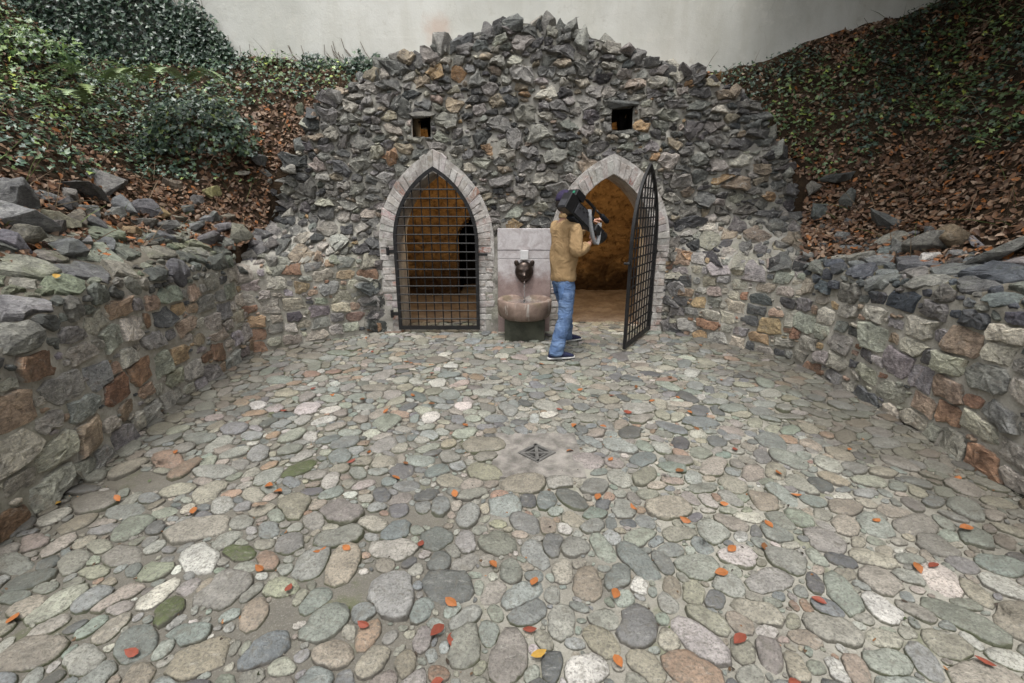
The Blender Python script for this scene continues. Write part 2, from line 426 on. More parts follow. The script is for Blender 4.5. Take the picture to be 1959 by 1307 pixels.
M_SOLE = simple('white rubber', (0.55, 0.54, 0.52), 0.7, 0.3, 0, 0.2, 30)
M_GREEN = simple('green badge', (0.02, 0.18, 0.10), 0.4, 0.4, 0, 0.2, 30)
M_PLAQUE = simple('white plaque stone', (0.62, 0.61, 0.60), 0.7, 0.3, 0, 0.1, 20, 0.2, 60)
M_TWIG = simple('twig bark', (0.10, 0.075, 0.05), 0.9, 0.15, 0, 0.4, 30)
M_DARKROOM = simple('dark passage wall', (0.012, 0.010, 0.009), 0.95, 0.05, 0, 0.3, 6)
M_PED = simple('mossy pedestal stone', (0.06, 0.062, 0.045), 0.85, 0.25, 0, 0.45, 6, 0.6, 50)

def shirt(nt, pos, bs):
    n1 = noise(nt, pos, 7, 4, 0.55, 0.8); n2 = noise(nt, pos, 300, 2, 0.6)
    c = mixc(nt, ramp(nt, n1, 0.3, 0.7), (0.315, 0.21, 0.108), (0.385, 0.265, 0.14))
    nt.links.new(c, bs.inputs['Base Color'])
    bump(nt, bs, mth(nt, 'ADD', mth(nt, 'MULTIPLY', n1, 3.0), mth(nt, 'MULTIPLY', n2, 0.05)), 0.6, 0.02)
M_SHIRT = material('tan cotton shirt', shirt, 0.9, 0.12, 0, True)
def denim(nt, pos, bs):
    n1 = noise(nt, pos, 6, 5, 0.6, 0.6); n2 = noise(nt, pos, 200, 2, 0.6)
    st = N(nt, 'ShaderNodeMapping', {'Vector': pos, 'Scale': (1, 1, 2.6), 'Rotation': (0.3, 0.5, 0)}).outputs[0]
    n3 = noise(nt, st, 9, 4, 0.6, 1.0)
    c = mixc(nt, ramp(nt, n1, 0.25, 0.75), (0.06, 0.105, 0.21), (0.15, 0.225, 0.36))
    c = mixc(nt, mth(nt, 'MULTIPLY', ramp(nt, n3, 0.52, 0.75), 0.5), c, (0.27, 0.36, 0.52))
    nt.links.new(c, bs.inputs['Base Color'])
    bump(nt, bs, mth(nt, 'ADD', mth(nt, 'MULTIPLY', n3, 2.0), mth(nt, 'MULTIPLY', n2, 0.06)), 0.8, 0.02)
M_JEANS = material('faded blue denim', denim, 0.85, 0.15, 0, True)
def sandstone(nt, pos, bs):
    n1 = noise(nt, pos, 7, 6, 0.65, 0.4); n2 = noise(nt, pos, 60, 5, 0.75)
    st = N(nt, 'ShaderNodeMapping', {'Vector': pos, 'Scale': (3.5, 3.5, 0.6)}).outputs[0]
    n3 = noise(nt, st, 5, 5, 0.65)
    c = mixc(nt, ramp(nt, n1, 0.3, 0.7), (0.155, 0.11, 0.085), (0.28, 0.205, 0.165))
    c = mixc(nt, mth(nt, 'MULTIPLY', ramp(nt, n3, 0.56, 0.63), 0.75), c, (0.40, 0.37, 0.33))
    c = mixc(nt, mth(nt, 'MULTIPLY', ramp(nt, n2, 0.52, 0.7), 0.4), c, (0.09, 0.055, 0.04))
    c = mixc(nt, mth(nt, 'MULTIPLY', ramp(nt, noise(nt, pos, 3.4, 4), 0.55, 0.7), 0.4), c, (0.13, 0.12, 0.05))
    nt.links.new(c, bs.inputs['Base Color'])
    bump(nt, bs, mth(nt, 'ADD', n1, n2), 0.4, 0.01)
M_BASIN = material('red sandstone basin', sandstone, 0.6, 0.35)
def plate(nt, pos, bs):
    n1 = noise(nt, pos, 9, 7, 0.7, 0.8); n2 = noise(nt, pos, 60, 5, 0.75); n3 = noise(nt, pos, 4, 5, 0.6, 0.5)
    sz = N(nt, 'ShaderNodeSeparateXYZ', {0: pos}).outputs[2]
    c = mixc(nt, ramp(nt, n1, 0.35, 0.65), (0.42, 0.38, 0.375), (0.58, 0.555, 0.55))
    k = mth(nt, 'ADD', sz, mth(nt, 'MULTIPLY', n3, 0.7))          # worn red stone where the whitewash has washed off
    c = mixc(nt, mth(nt, 'MULTIPLY', ramp(nt, k, 1.28, 0.98), 0.8), c, mixc(nt, n1, (0.15, 0.095, 0.08), (0.30, 0.20, 0.17)))
    c = mixc(nt, mth(nt, 'MULTIPLY', ramp(nt, n2, 0.52, 0.72), 0.5), c, (0.2, 0.15, 0.14))
    nt.links.new(c, bs.inputs['Base Color'])
    bump(nt, bs, mth(nt, 'ADD', n1, n2), 0.4, 0.01)
M_PLATE = material('whitewashed fountain slab', plate, 0.8, 0.2)
def water(nt, pos, bs):
    bs.inputs['Base Color'].default_value = (0.9, 0.95, 0.95, 1)
    bs.inputs['Roughness'].default_value = 0.03
    bs.inputs['Transmission Weight'].default_value = 0.95
    bs.inputs['IOR'].default_value = 1.33
    bump(nt, bs, noise(nt, pos, 40, 3, 0.5), 0.3, 0.01)
M_WATER = material('water', water, 0.03, 0.5)

# ------------------------------------------------------------------ packing of irregular stones
NA = 48
ANG = np.arange(NA) * 2 * np.pi / NA
def ell_table(a, b, th, r, wob=0.06, p=2.3):
    w = ANG - th
    t = (np.abs(np.cos(w) / a) ** p + np.abs(np.sin(w) / b) ** p) ** (-1 / p)
    f = 1 + wob * np.sin(2 * ANG + r.uniform(0, 6.3)) * r.uniform(0, 1) + wob * np.sin(3 * ANG + r.uniform(0, 6.3)) * r.uniform(0, 1) + wob * .6 * np.sin(5 * ANG + r.uniform(0, 6.3)) * r.uniform(0, 1)
    return t * f
def poly_table(a, b, th, r, n, jit, boxy):
    if boxy:
        ph = np.array([0, .5, 1, 1.5]) * np.pi + r.normal(0, jit, 4)
        hh = np.array([a, b, a, b]) * r.uniform(.85, 1.15, 4)
        if r.random() < .4:
            k = r.uniform(0, 6.283)
            ph = np.append(ph, k); hh = np.append(hh, math.hypot(a * math.cos(k), b * math.sin(k)) * r.uniform(.82, 1.02))
    else:
        ph = np.sort((np.arange(n) + r.uniform(-.35, .35, n)) * 2 * np.pi / n + r.uniform(0, 6.3))
        hh = np.sqrt((a * np.cos(ph)) ** 2 + (b * np.sin(ph)) ** 2) * r.uniform(.75, 1.1, n)
    ph = ph + th
    c = np.cos(ANG[:, None] - ph[None, :])
    d = np.where(c > .08, hh[None, :] / np.maximum(c, .08), 1e9)
    return np.minimum(d.min(1), 1.6 * max(a, b))
def pack(r, bounds, inside, classes, table, k=0.84, pre=(), course=0.0):
    U0, U1, V0, V1 = bounds
    cap = 6000
    C = np.zeros((cap, 2)); T = np.zeros((cap, NA)); n = 0
    for (cu, cv, tb) in pre:
        C[n] = (cu, cv); T[n] = tb; n += 1
    for (amin, amax, asp0, asp1, tries) in classes:
        cand = np.column_stack([r.uniform(U0, U1, tries), r.uniform(V0, V1, tries)])
        if course:
            cand[:, 1] = (np.floor(cand[:, 1] / course) + .5) * course + r.normal(0, course * .13, tries) + (fbm(cand[:, 0] * .9, cand[:, 0] * 0, 71) - .5) * .16
        cand = cand[inside(cand[:, 0], cand[:, 1])]
        for c in cand:
            a = r.uniform(amin, amax); b = a / r.uniform(asp0, asp1)
            tb = table(a, b, r, c)
            if n:
                d = c - C[:n]
                dist = np.hypot(d[:, 0], d[:, 1])
                near = np.nonzero(dist < 2.2 * a + T[:n].max(1) if n < 40 else dist < 2.2 * a + .3)[0]
                if len(near):
                    w = np.arctan2(d[near, 1], d[near, 0]) * (NA / (2 * np.pi))
                    kj = np.round(w).astype(int) % NA
                    ki = (kj + NA // 2) % NA
                    if np.any(dist[near] < k * (tb[ki] + T[near, kj])): continue
            C[n] = c; T[n] = tb; n += 1
            if n >= cap: break
    return C[:n], T[:n]
def cells(C, T, K, gap, cap=1.25, r=None, jitter=0.0, blocked=None):
    """outline of every stone: grows until it meets its neighbours"""
    out = []
    RM = T.max(1)
    ts = np.linspace(0.12, cap, 30)
    for i in range(len(C)):
        d = np.hypot(*(C - C[i]).T)
        nb = np.nonzero((d < cap * (RM[i] + RM)) & (d > 1e-9))[0]
        w = np.arange(K) * 2 * np.pi / K + (r.uniform(-.4, .4) if r is not None else 0)
        if jitter and r is not None: w = w + r.uniform(-jitter, jitter, K) * 2 * np.pi / K
        rho = np.interp(w % (2 * np.pi), np.append(ANG, 2 * np.pi), np.append(T[i], T[i][0]))
        R = ts[None, :] * rho[:, None]
        P = np.stack([C[i, 0] + R * np.cos(w)[:, None], C[i, 1] + R * np.sin(w)[:, None]], -1)
        if len(nb):
            q = P[:, :, None, :] - C[nb][None, None]
            qa = (np.round(np.arctan2(q[..., 1], q[..., 0]) * (NA / (2 * np.pi))).astype(int)) % NA
            dj = np.hypot(q[..., 0], q[..., 1]) / T[nb][np.arange(len(nb))[None, None, :], qa]
            bad = (ts[None, :, None] > dj).any(2)
            first = np.where(bad.any(1), bad.argmax(1), len(ts) - 1)
        else:
            first = np.full(K, len(ts) - 1)
        if blocked is not None:
            bb = blocked(P[..., 0], P[..., 1])
            first = np.minimum(first, np.where(bb.any(1), bb.argmax(1), len(ts) - 1))
        rr = np.maximum(ts[first] * rho - gap / 2, 0.25 * ts[first] * rho)
        out.append((w, rr))
    return out
def smooth_r(rr, amt):
    return rr * (1 - 2 * amt) + amt * (np.roll(rr, 1) + np.roll(rr, -1))
def area_of(w, rr):
    x, y = rr * np.cos(w), rr * np.sin(w)
    return 0.5 * abs(np.sum(x * np.roll(y, -1) - y * np.roll(x, -1)))
def ring_faces(K, nr, off=0):
    F = []
    for j in range(nr - 1):
        for i in range(K):
            i2 = (i + 1) % K
            F.append((off + j * K + i, off + j * K + i2, off + (j + 1) * K + i2))
            F.append((off + j * K + i, off + (j + 1) * K + i2, off + (j + 1) * K + i))
    for i in range(K):
        F.append((off + (nr - 1) * K + i, off + (nr - 1) * K + (i + 1) % K, off + nr * K))
    return F
def stone_uvh(c, w, rr, rings, apex, r, jit_r, jit_h, tilt):
    """rings: (scale, height, edge value). returns u, v, h, edge arrays"""
    us, vs, hs, es = [], [], [], []
    tx, ty = r.normal(0, tilt, 2)
    for j, (s, h, e) in enumerate(rings):
        sc = s * (1 + (r.normal(0, jit_r, len(w)) if j else 0))
        du, dv = rr * sc * np.cos(w), rr * sc * np.sin(w)
        us.append(c[0] + du); vs.append(c[1] + dv)
        hh = h + ((r.normal(0, jit_h, len(w)) + tx * du + ty * dv) if j else np.zeros(len(w)))
        hs.append(hh); es.append(np.full(len(w), e))
    m = rr.mean() * 0.2
    du, dv = r.normal(0, m), r.normal(0, m)
    us.append([c[0] + du]); vs.append([c[1] + dv]); hs.append([apex + tx * du + ty * dv]); es.append([0.0])
    return np.concatenate(us), np.concatenate(vs), np.concatenate(hs), np.concatenate(es)

def refine(P, F, T, r, amp):
    """one midpoint subdivision with a chipped, uneven surface"""
    P = [np.asarray(p) for p in P]; T = [np.asarray(t) for t in T]
    n0 = len(P); mid = {}; out = []
    def m(a, b):
        k = (a, b) if a < b else (b, a)
        if k not in mid:
            mid[k] = len(P)
            L = np.linalg.norm(P[a] - P[b])
            P.append((P[a] + P[b]) / 2 + r.normal(0, amp * L, 3)); T.append((T[a] + T[b]) / 2)
        return mid[k]
    for a, b, c in F:
        x, y, z = m(a, b), m(b, c), m(c, a)
        out += [(a, x, z), (x, b, y), (z, y, c), (x, y, z)]
    return np.array(P), out, np.array(T)
def place_stones(parent, name, items, surf, mat_of, limit=300, smooth=False, stuff_name='small_stone_infill', rough=0.0):
    """items: dicts with u,v,h,e,K,nr,tint,area; the `limit` largest become parts, the rest one stuff part per material"""
    items = sorted(items, key=lambda d: -d['area'])
    rest = {}
    pl = np.array(parent.location)
    for idx, it in enumerate(items):
        P = surf(it['u'], it['v'], it['h'])
        tint = np.column_stack([np.repeat(np.asarray(it['tint'])[None, :], len(P), 0), it['e']])
        F = ring_faces(it['K'], it['nr'])
        if rough and it['area'] > .003: P, F, tint = refine(P, F, tint, rng, rough)
        m = mat_of(it)
        if idx < limit:
            c = P.mean(0)
            obj(name, (P - c).tolist(), F, m, parent, tint, smooth, tuple(c - pl))
        else:
            V, FF, TT = rest.setdefault(m.name, (m, [], [], []))[1:]
            o = sum(len(x) for x in V)
            V.append(P - pl); FF.append(np.array(F) + o); TT.append(tint)
    for m, V, FF, TT in rest.values():
        me = big_mesh(stuff_name, np.concatenate(V), np.concatenate(FF), m, np.concatenate(TT), smooth)
        o = link(stuff_name, me, parent)
        o['kind'] = 'stuff'

def pick(r, pal):
    w = np.array([p[0] for p in pal]); k = r.choice(len(pal), p=w / w.sum())
    c = np.array(pal[k][1]) * r.uniform(.78, 1.25)
    return np.clip(c * (1 + r.normal(0, .03, 3)), .012, .8)

def in_poly(x, y, poly):
    x, y = np.asarray(x), np.asarray(y)
    ins = np.zeros(x.shape, bool)
    for (x0, y0), (x1, y1) in zip(poly, poly[1:] + poly[:1]):
        cond = ((y0 > y) != (y1 > y)) & (x < (x1 - x0) * (y - y0) / ((y1 - y0) + 1e-12) + x0)
        ins ^= cond
    return ins

# ------------------------------------------------------------------ plan of the place
A_, B_, C_, D_ = (-2.93, 5.10), (-1.80, 6.03), (2.08, 6.03), (3.00, 4.88)
L_LINE = [A_, (-2.88, 4.3), (-2.80, 3.40), (-2.62, 2.66), (-2.54, 2.08), (-2.50, 1.4), (-2.46, 0.2), (-2.42, -1.2)]
R_LINE = [D_, (3.04, 4.2), (3.03, 3.48), (2.93, 2.51), (2.87, 1.8), (2.84, 1.0), (2.82, 0.2), (2.8, -1.2)]
FLOOR_POLY = [(-2.5, 0.75)] + [p for p in reversed(L_LINE) if p[1] > 0.8] + [B_, C_] + [p for p in R_LINE if p[1] > 0.8] + [(2.85, 0.75)]

class Line:
    def __init__(s, pts, sm=9):
        pts = np.array(pts, float)
        seg = np.hypot(*np.diff(pts, axis=0).T)
        L = np.concatenate([[0], np.cumsum(seg)])
        n = 500
        t = np.linspace(0, L[-1], n)
        x, y = np.interp(t, L, pts[:, 0]), np.interp(t, L, pts[:, 1])
        k = np.ones(sm) / sm
        pad = lambda a: np.concatenate([a[0] - (a[sm:0:-1] - a[0]), a, a[-1] - (a[-2:-sm - 2:-1] - a[-1])])
        s.x = np.convolve(pad(x), k, 'same')[sm:-sm]; s.y = np.convolve(pad(y), k, 'same')[sm:-sm]
        s.t = t; s.len = L[-1]
        s.tx, s.ty = np.gradient(s.x, t), np.gradient(s.y, t)
    def at(s, u):
        x, y = np.interp(u, s.t, s.x), np.interp(u, s.t, s.y)
        tx, ty = np.interp(u, s.t, s.tx), np.interp(u, s.t, s.ty)
        m = np.hypot(tx, ty)
        tx, ty = tx / m, ty / m
        over = np.minimum(u, 0) + np.maximum(u - s.len, 0)      # straight on beyond the ends
        return x + tx * over, y + ty * over, tx, ty

# --- facade surface: u runs along it (equal to X between the wings), v = height
WL = math.hypot(A_[0] - B_[0], A_[1] - B_[1]); WR = math.hypot(D_[0] - C_[0], D_[1] - C_[1])
UF0, UF1 = B_[0] - WL, C_[0] + WR
low = Line([A_, B_, C_, D_], 13)
up = Line([(-3.06, 6.22), (-1.80, 6.12), (2.08, 6.12), (3.68, 6.2)], 25)
upkey_u = np.array([UF0, B_[0], C_[0], UF1])
upkey_t = np.array([0, math.hypot(1.26, .1), math.hypot(1.26, .1) + 3.88, up.len])
crest_px = [(512, 470), (540, 395), (572, 302), (600, 225), (648, 180), (740, 122), (850, 84), (940, 56), (1000, 40), (1090, 50), (1130, 70), (1220, 100), (1290, 128), (1395, 165), (1458, 230), (1490, 292), (1510, 350), (1526, 405)]
crest_w = np.array([at_y(x, y, 6.3) for x, y in crest_px])
crest_u = np.interp(crest_w[:, 0], up.x, np.interp(up.t, upkey_t, upkey_u))
crest_u[0], crest_u[-1] = UF0, UF1
def crest(u): return np.interp(u, crest_u, crest_w[:, 2])
def facade(u, v, h=0.0):
    u, v = np.asarray(u, float), np.asarray(v, float)
    def base(u, v):
        lx, ly, _, _ = low.at(u - UF0)
        ux, uy, _, _ = up.at(np.interp(u, upkey_u, upkey_t) + np.minimum(u - UF0, 0) + np.maximum(u - UF1, 0))
        b = sstep(0.88, 1.55, v)
        lean = 0.02 * v + 0.12 * np.maximum(0, v - 2.2)
        return np.stack([lx * (1 - b) + ux * b, ly * (1 - b) + uy * b + lean, v], -1)
    e = 0.02
    P = base(u, v)
    du = base(u + e, v) - base(u - e, v); dv = base(u, v + e) - base(u, v - e)
    n = np.cross(du, dv)
    n /= np.linalg.norm(n, axis=-1, keepdims=True)
    return P + n * np.asarray(h)[..., None]

# --- arches
class Arch:
    def __init__(s, cx, w, spring, apex):
        s.cx, s.w, s.sp, s.ap = cx, w, spring, apex
        hw, H = w / 2, apex - spring
        s.c = (H * H - hw * hw) / (2 * hw)
        s.R = hw + s.c
    def inside(s, x, z, e=0.0):
        dx = np.abs(x - s.cx)
        return np.where(z < s.sp, dx < s.w / 2 + e, (dx + s.c) ** 2 + (z - s.sp) ** 2 < (s.R + e) ** 2)
    def outline(s, e=0.0, n=14):
        """from the right foot over the apex to the left foot, offset outwards by e"""
        R = s.R + e
        am = math.acos(s.c / R)
        r = [(s.cx + s.w / 2 + e, 0.0), (s.cx + s.w / 2 + e, s.sp * .5)] + [(s.cx - s.c + R * math.cos(am * i / n), s.sp + R * math.sin(am * i / n)) for i in range(n + 1)]
        l = [(2 * s.cx - x, z) for x, z in reversed(r[:-1])]
        return r + l
ARCH_L = Arch(-0.95, 1.02, 1.13, 2.00)
ARCH_R = Arch(1.23, 1.08, 1.13, 1.98)
HOLES = [(-1.10, 2.53, 0.17, 0.19), (1.34, 2.63, 0.215, 0.215)]
PLATE = (-0.19, 0.47, 1.31)
RING = 0.195
def facade_open(u, v, e):
    o = ARCH_L.inside(u, v, e) | ARCH_R.inside(u, v, e)
    for hx, hz, hw, hh in HOLES:
        k = max(0, min(e, .03))
        o |= (np.abs(u - hx) < hw / 2 + k) & (np.abs(v - hz) < hh / 2 + k)
    return o

# --- hills
def hill_left(X, Y):
    wx = np.interp(Y, [-1.2, 0.2, 1.4, 2.08, 2.66, 3.4, 4.3, 5.1], [-2.42, -2.46, -2.5, -2.54, -2.62, -2.8, -2.88, -2.93])
    d = np.maximum(wx - X, 0)
    H = np.interp(Y, [2.0, 2.6, 3.0], [0.80, 0.98, 1.09])
    za = H - 0.13 + 0.78 * d + 0.10 * np.maximum(0, d - 1.2)
    zb = 2.02 + 0.97 * (Y - 6.0) + 0.06 * np.maximum(0, -X - 3)
    s = 0.15
    z = s * np.log(np.exp((za - 1) / s) + np.exp((zb - 1) / s)) + 1
    z = z - .62 * np.exp(-((X + 3.0) ** 2 / .16 + (Y - 5.85) ** 2 / .20))
    return z + (fbm(X * 1.1, Y * 1.1, 3) - .5) * 0.28 * sstep(.4, 1.6, d + np.maximum(0, Y - 5.5)) + (fbm(X * 5, Y * 5, 9) - .5) * .06
def hill_right(X, Y):
    wx = np.interp(Y, [-1.2, 1.0, 1.8, 2.51, 3.48, 4.88], [2.8, 2.84, 2.87, 2.93, 3.03, 3.0])
    d = np.maximum(X - wx, 0)
    za = 0.91 + 0.38 * d + 0.21 * d * d
    zb = 1.98 + 0.97 * (Y - 6.0) + 0.30 * np.maximum(0, X - 3.1)
    s = 0.15
    z = s * np.log(np.exp((za - 1) / s) + np.exp((zb - 1) / s)) + 1
    z = z - .60 * np.exp(-((X - 3.55) ** 2 / .16 + (Y - 5.85) ** 2 / .20))
    return z + (fbm(X * 1.1 + 40, Y * 1.1, 5) - .5) * 0.28 * sstep(.4, 1.6, d + np.maximum(0, Y - 5.5)) + (fbm(X * 5, Y * 5, 19) - .5) * .06
PW_Y = 7.55
L_EDGE_Y = np.array([-1.5, 2.08, 3.4, 4.3, 5.1, 5.6, 6.2, 6.4, 6.75, 7.6]); L_EDGE_X = np.array([-2.42, -2.54, -2.8, -2.88, -2.96, -3.00, -3.03, -2.7, -1.9, -1.9])
R_EDGE_Y = np.array([-1.5, 2.51, 3.48, 4.88, 5.5, 6.15, 6.4, 6.75, 7.6]); R_EDGE_X = np.array([2.8, 2.93, 3.03, 3.02, 3.32, 3.66, 3.2, 2.6, 2.6])
def edge_left(Y): return np.interp(Y, L_EDGE_Y, L_EDGE_X) - 0.36 * (1 - sstep(4.75, 5.2, Y))
def edge_right(Y): return np.interp(Y, R_EDGE_Y, R_EDGE_X) + 0.36 * (1 - sstep(4.6, 5.1, Y))

def grid_faces(nx, ny):
    i = np.arange(nx - 1)[:, None]; j = np.arange(ny - 1)[None, :]
    a = (i * ny + j).ravel()
    return np.column_stack([a, a + ny, a + ny + 1, a + 1])
def hillside(side):
    nd, ny = 150, 190
    d = np.linspace(0, 1, nd) ** 1.5 * 6.5
    Y = np.linspace(-1.4, PW_Y + 0.1, ny)
    DD, YY = np.meshgrid(d, Y, indexing='ij')
    if side < 0: XX = edge_left(YY) - DD; ZZ = hill_left(XX, YY); F = grid_faces(nd, ny)
    else: XX = edge_right(YY) + DD; ZZ = hill_right(XX, YY); F = grid_faces(nd, ny)[:, ::-1]
    XX[0] += side * .03; ZZ[0] -= .9          # skirt down behind the masonry
    V = np.stack([XX, YY, ZZ], -1).reshape(-1, 3)
    if side < 0: F = F[:, ::-1]; 
    o = link('hillside', big_mesh('hillside', V, F, M_SOIL, None, True))
    tag(o, 'steep left bank under ivy and fallen leaves' if side < 0 else 'steep right bank of brown leaves and ivy in shade', kind='structure')
    return o
hillside(-1); hillside(1)

# wide ground sheet far out under everything
tag(obj('ground', [(-80, -80, -0.12), (80, -80, -0.12), (80, 80, -0.12), (-80, 80, -0.12)], [(0, 1, 2, 3)], M_SOIL), 'bare ground around the courtyard', kind='structure')

# ------------------------------------------------------------------ plaster wall behind
mb = MB()
nx = 80
pv, pf = [], []
for j, z in enumerate(np.linspace(3.24, 9.5, 40)):
    for i, x in enumerate(np.linspace(-9.5, 9.8, nx)):
        pv.append((x, PW_Y + (vnoise(x * .8, z * .8, 77) - .5) * .05, z))
for j in range(39):
    for i in range(nx - 1):
        a = j * nx + i
        pf.append((a, a + 1, a + nx + 1, a + nx))
n0 = len(pv)
pv += [(-9.5, PW_Y + .5, 3.24), (9.8, PW_Y + .5, 3.24), (9.8, PW_Y + .5, 9.5), (-9.5, PW_Y + .5, 9.5)]
pf += [(n0 + 1, n0, n0 + 3, n0 + 2), (0, n0, n0 + 1, nx - 1), (39 * nx, 40 * nx - 1, n0 + 2, n0 + 3)]
o = obj('plaster_wall', pv, pf, M_PLASTER, smooth=False)
tag(o, 'tall pale grey stained plaster wall rising behind the rubble facade', 'wall')

# ------------------------------------------------------------------ courtyard paving
DRAIN = (0.165, 2.82)
def bed_z(X, Y): return (fbm(X * 1.5, Y * 1.5, 31) - .5) * .03 + (fbm(X * 14, Y * 14, 37, 3) - .5) * .014
nx, ny = 320, 300
gx = np.linspace(-3.3, 3.3, nx); gy = np.linspace(-1.2, 6.6, ny)
GX, GY = np.meshgrid(gx, gy, indexing='ij')
GZ = bed_z(GX, GY)
GZ = GZ - 0.22 * ((np.abs(GX - DRAIN[0]) < .245) & (np.abs(GY - DRAIN[1]) < .245))
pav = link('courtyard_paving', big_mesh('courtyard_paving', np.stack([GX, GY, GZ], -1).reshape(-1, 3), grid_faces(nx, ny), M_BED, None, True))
tag(pav, 'courtyard floor of round river cobbles set in grit and cement', kind='structure')

r = np.random.default_rng(11)
def floor_in(x, y):
    ok = in_poly(x, y, FLOOR_POLY)
    ok |= (np.abs(x - ARCH_R.cx) < .5) & (y > 6.0) & (y < 6.55)
    ok |= (np.abs(x - ARCH_L.cx) < .47) & (y > 6.0) & (y < 6.55)
    ok &= ~((np.abs(x - DRAIN[0]) < .31) & (np.abs(y - DRAIN[1]) < .31))
    ok &= ~((np.abs(x - .15) < .24) & (y > 5.62) & (y < 6.1))
    wob = (fbm(x * 6 + 7, y * 6 + 2, 41) - .5) * 1.3     # grit patches without stones, left of centre
    for cx, cy, rx, ry in ((-.70, 1.66, .17, .10), (-.50, 2.15, .20, .07), (-.95, 1.52, .10, .10), (-2.2, 2.5, .25, .12)):
        ok &= ~(((x - cx) / rx) ** 2 + ((y - cy) / ry) ** 2 + wob < 1)
    return ok
def cob_table(a, b, r, c):
    th = r.uniform(0, np.pi)
    e = ell_table(a, b, th, r, 0.08, r.choice([1.8, 2.2, 3.0]))
    if r.random() < .8: e = .7 * np.minimum(e, poly_table(a, b, th, r, int(r.integers(4, 7)), .22, False)) + .3 * e
    return e
C, T = pack(r, (-3.0, 3.0, 0.75, 6.6), floor_in, [(.115, .15, 1.4, 2.5, 260), (.082, .112, 1.15, 2.3, 2200), (.060, .082, 1.0, 2.1, 6000), (.040, .060, 1.0, 2.0, 14000), (.024, .04, 1.0, 1.8, 18000), (.012, .023, 1.0, 1.6, 12000)], cob_table, 0.88)
COB_PAL = [(22, (.245, .243, .208)), (15, (.212, .218, .20)), (7, (.178, .188, .18)), (17, (.27, .25, .203)), (10, (.25, .222, .178)), (4, (.265, .19, .138)), (7, (.385, .372, .33)), (7, (.22, .208, .18)), (7, (.115, .118, .114)), (9, (.212, .225, .192))]
items = []
mossy_at = [at_z(590, 888, 0)[:2], at_z(515, 795, 0)[:2], at_z(310, 1190, 0)[:2], at_z(455, 1060, 0)[:2]]
mossy_i = {int(np.argmin(np.hypot(*(C - m).T) - .8 * T.max(1))) for m in mossy_at}
SQ = cells(C, T, 16, 0.009, 1.32, r)
for i in range(len(C)):
    w, rr = SQ[i]
    rr = smooth_r(rr, .165)
    ar = area_of(w, rr)
    dm = math.sqrt(ar)
    if dm < 0.014: continue
    hgt = min(.026, .006 + dm * r.uniform(.05, .13))
    cw = C[i]
    z0 = float(bed_z(cw[0], cw[1]))
    u, v, h, e = stone_uvh(cw, w, rr, [(1.0, -.018, 1.0), (1.0, hgt * .3, .8), (.93, hgt * .8, .3), (.72, hgt * .98, .0)], hgt * 1.02, r, .022, .0015, .06)
    tint = pick(r, COB_PAL)
    if i in mossy_i: tint = np.array((.085, .10, .045))
    zfar = math.hypot(cw[0], cw[1] + .2, CAM_H)
    items.append(dict(u=u, v=v, h=h + z0, e=e, K=len(w), nr=4, tint=tint, area=ar / zfar ** 2.6, pos=cw, z=z0 + hgt))
COBS = np.array([(it['pos'][0], it['pos'][1], it['z']) for it in items])
def flat(u, v, h): return np.stack([u, v, h], -1)
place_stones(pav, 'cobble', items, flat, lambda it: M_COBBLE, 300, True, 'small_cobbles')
def floor_z(x, y):
    k = int(np.argmin(np.hypot(COBS[:, 0] - x, COBS[:, 1] - y)))
    return COBS[k, 2]

# drain: concrete square with a square iron grate set on its corner
dr = empty('floor_drain', (DRAIN[0], DRAIN[1], 0))
tag(dr, 'square concrete drain slab with diamond iron grate in the cobbles', 'drain')
s, g = .29, .128
def ringquads(outer, inner, z0, z1):
    V = [(x, y, z0) for x, y in outer] + [(x, y, z1) for x, y in inner]
    return V
mb = MB()
out = [(-s, -s), (0, -s), (s, -s), (s, 0), (s, s), (0, s), (-s, s), (-s, 0)]
inn = [(-g / 2, -g / 2), (0, -g), (g / 2, -g / 2), (g, 0), (g / 2, g / 2), (0, g), (-g / 2, g / 2), (-g, 0)]
zt = .014
V = [(x, y, -.1) for x, y in out] + [(x, y, zt) for x, y in out] + [(x, y, zt + .002) for x, y in inn] + [(x, y, -.1) for x, y in inn]
F = []
for i in range(8):
    k = (i + 1) % 8
    F += [(i, k, 8 + k, 8 + i), (8 + i, 8 + k, 16 + k, 16 + i), (16 + i, 16 + k, 24 + k, 24 + i)]
mb.add(V, F).build('concrete_slab', M_CONC, dr)
M_GRATE = simple('worn grey iron', (0.14, 0.135, 0.125), 0.6, 0.4, 0.3, 0.35, 30, 0.4, 60)
R45 = Matrix.Rotation(math.pi / 4, 3, 'Z')
mb = MB(); q = g / math.sqrt(2)
for sx, sy, dx, dy in ((0, q - .012, 2 * q, .02), (0, -q + .012, 2 * q, .02), (q - .012, 0, .02, 2 * q), (-q + .012, 0, .02, 2 * q)):
    c = R45 @ Vector((sx, sy, 0))
    mb.box((c.x, c.y, .012 + .001 * (dx > dy)), (dx, dy, .018), R45)
mb.build('grate_frame', M_GRATE, dr)
for a in range(2):
    MB().box((0, 0, .013 + .002 * a), (2 * g - .03, .022, .014), Matrix.Rotation(a * math.pi / 2, 3, 'Z')).build('grate_bar', M_GRATE, dr)
for k in range(4):
    d = Matrix.Rotation(k * math.pi / 2, 3, 'Z') @ Vector((g * .27, g * .27, 0))
    MB().box((d.x, d.y, .010), (.09, .010, .012), Matrix.Rotation(k * math.pi / 2 + math.pi * .75, 3, 'Z')).build('grate_bar', M_GRATE, dr)
MB().box((0, 0, -.12), (.26, .26, .01)).build('drain_pit', M_DARKROOM, dr)

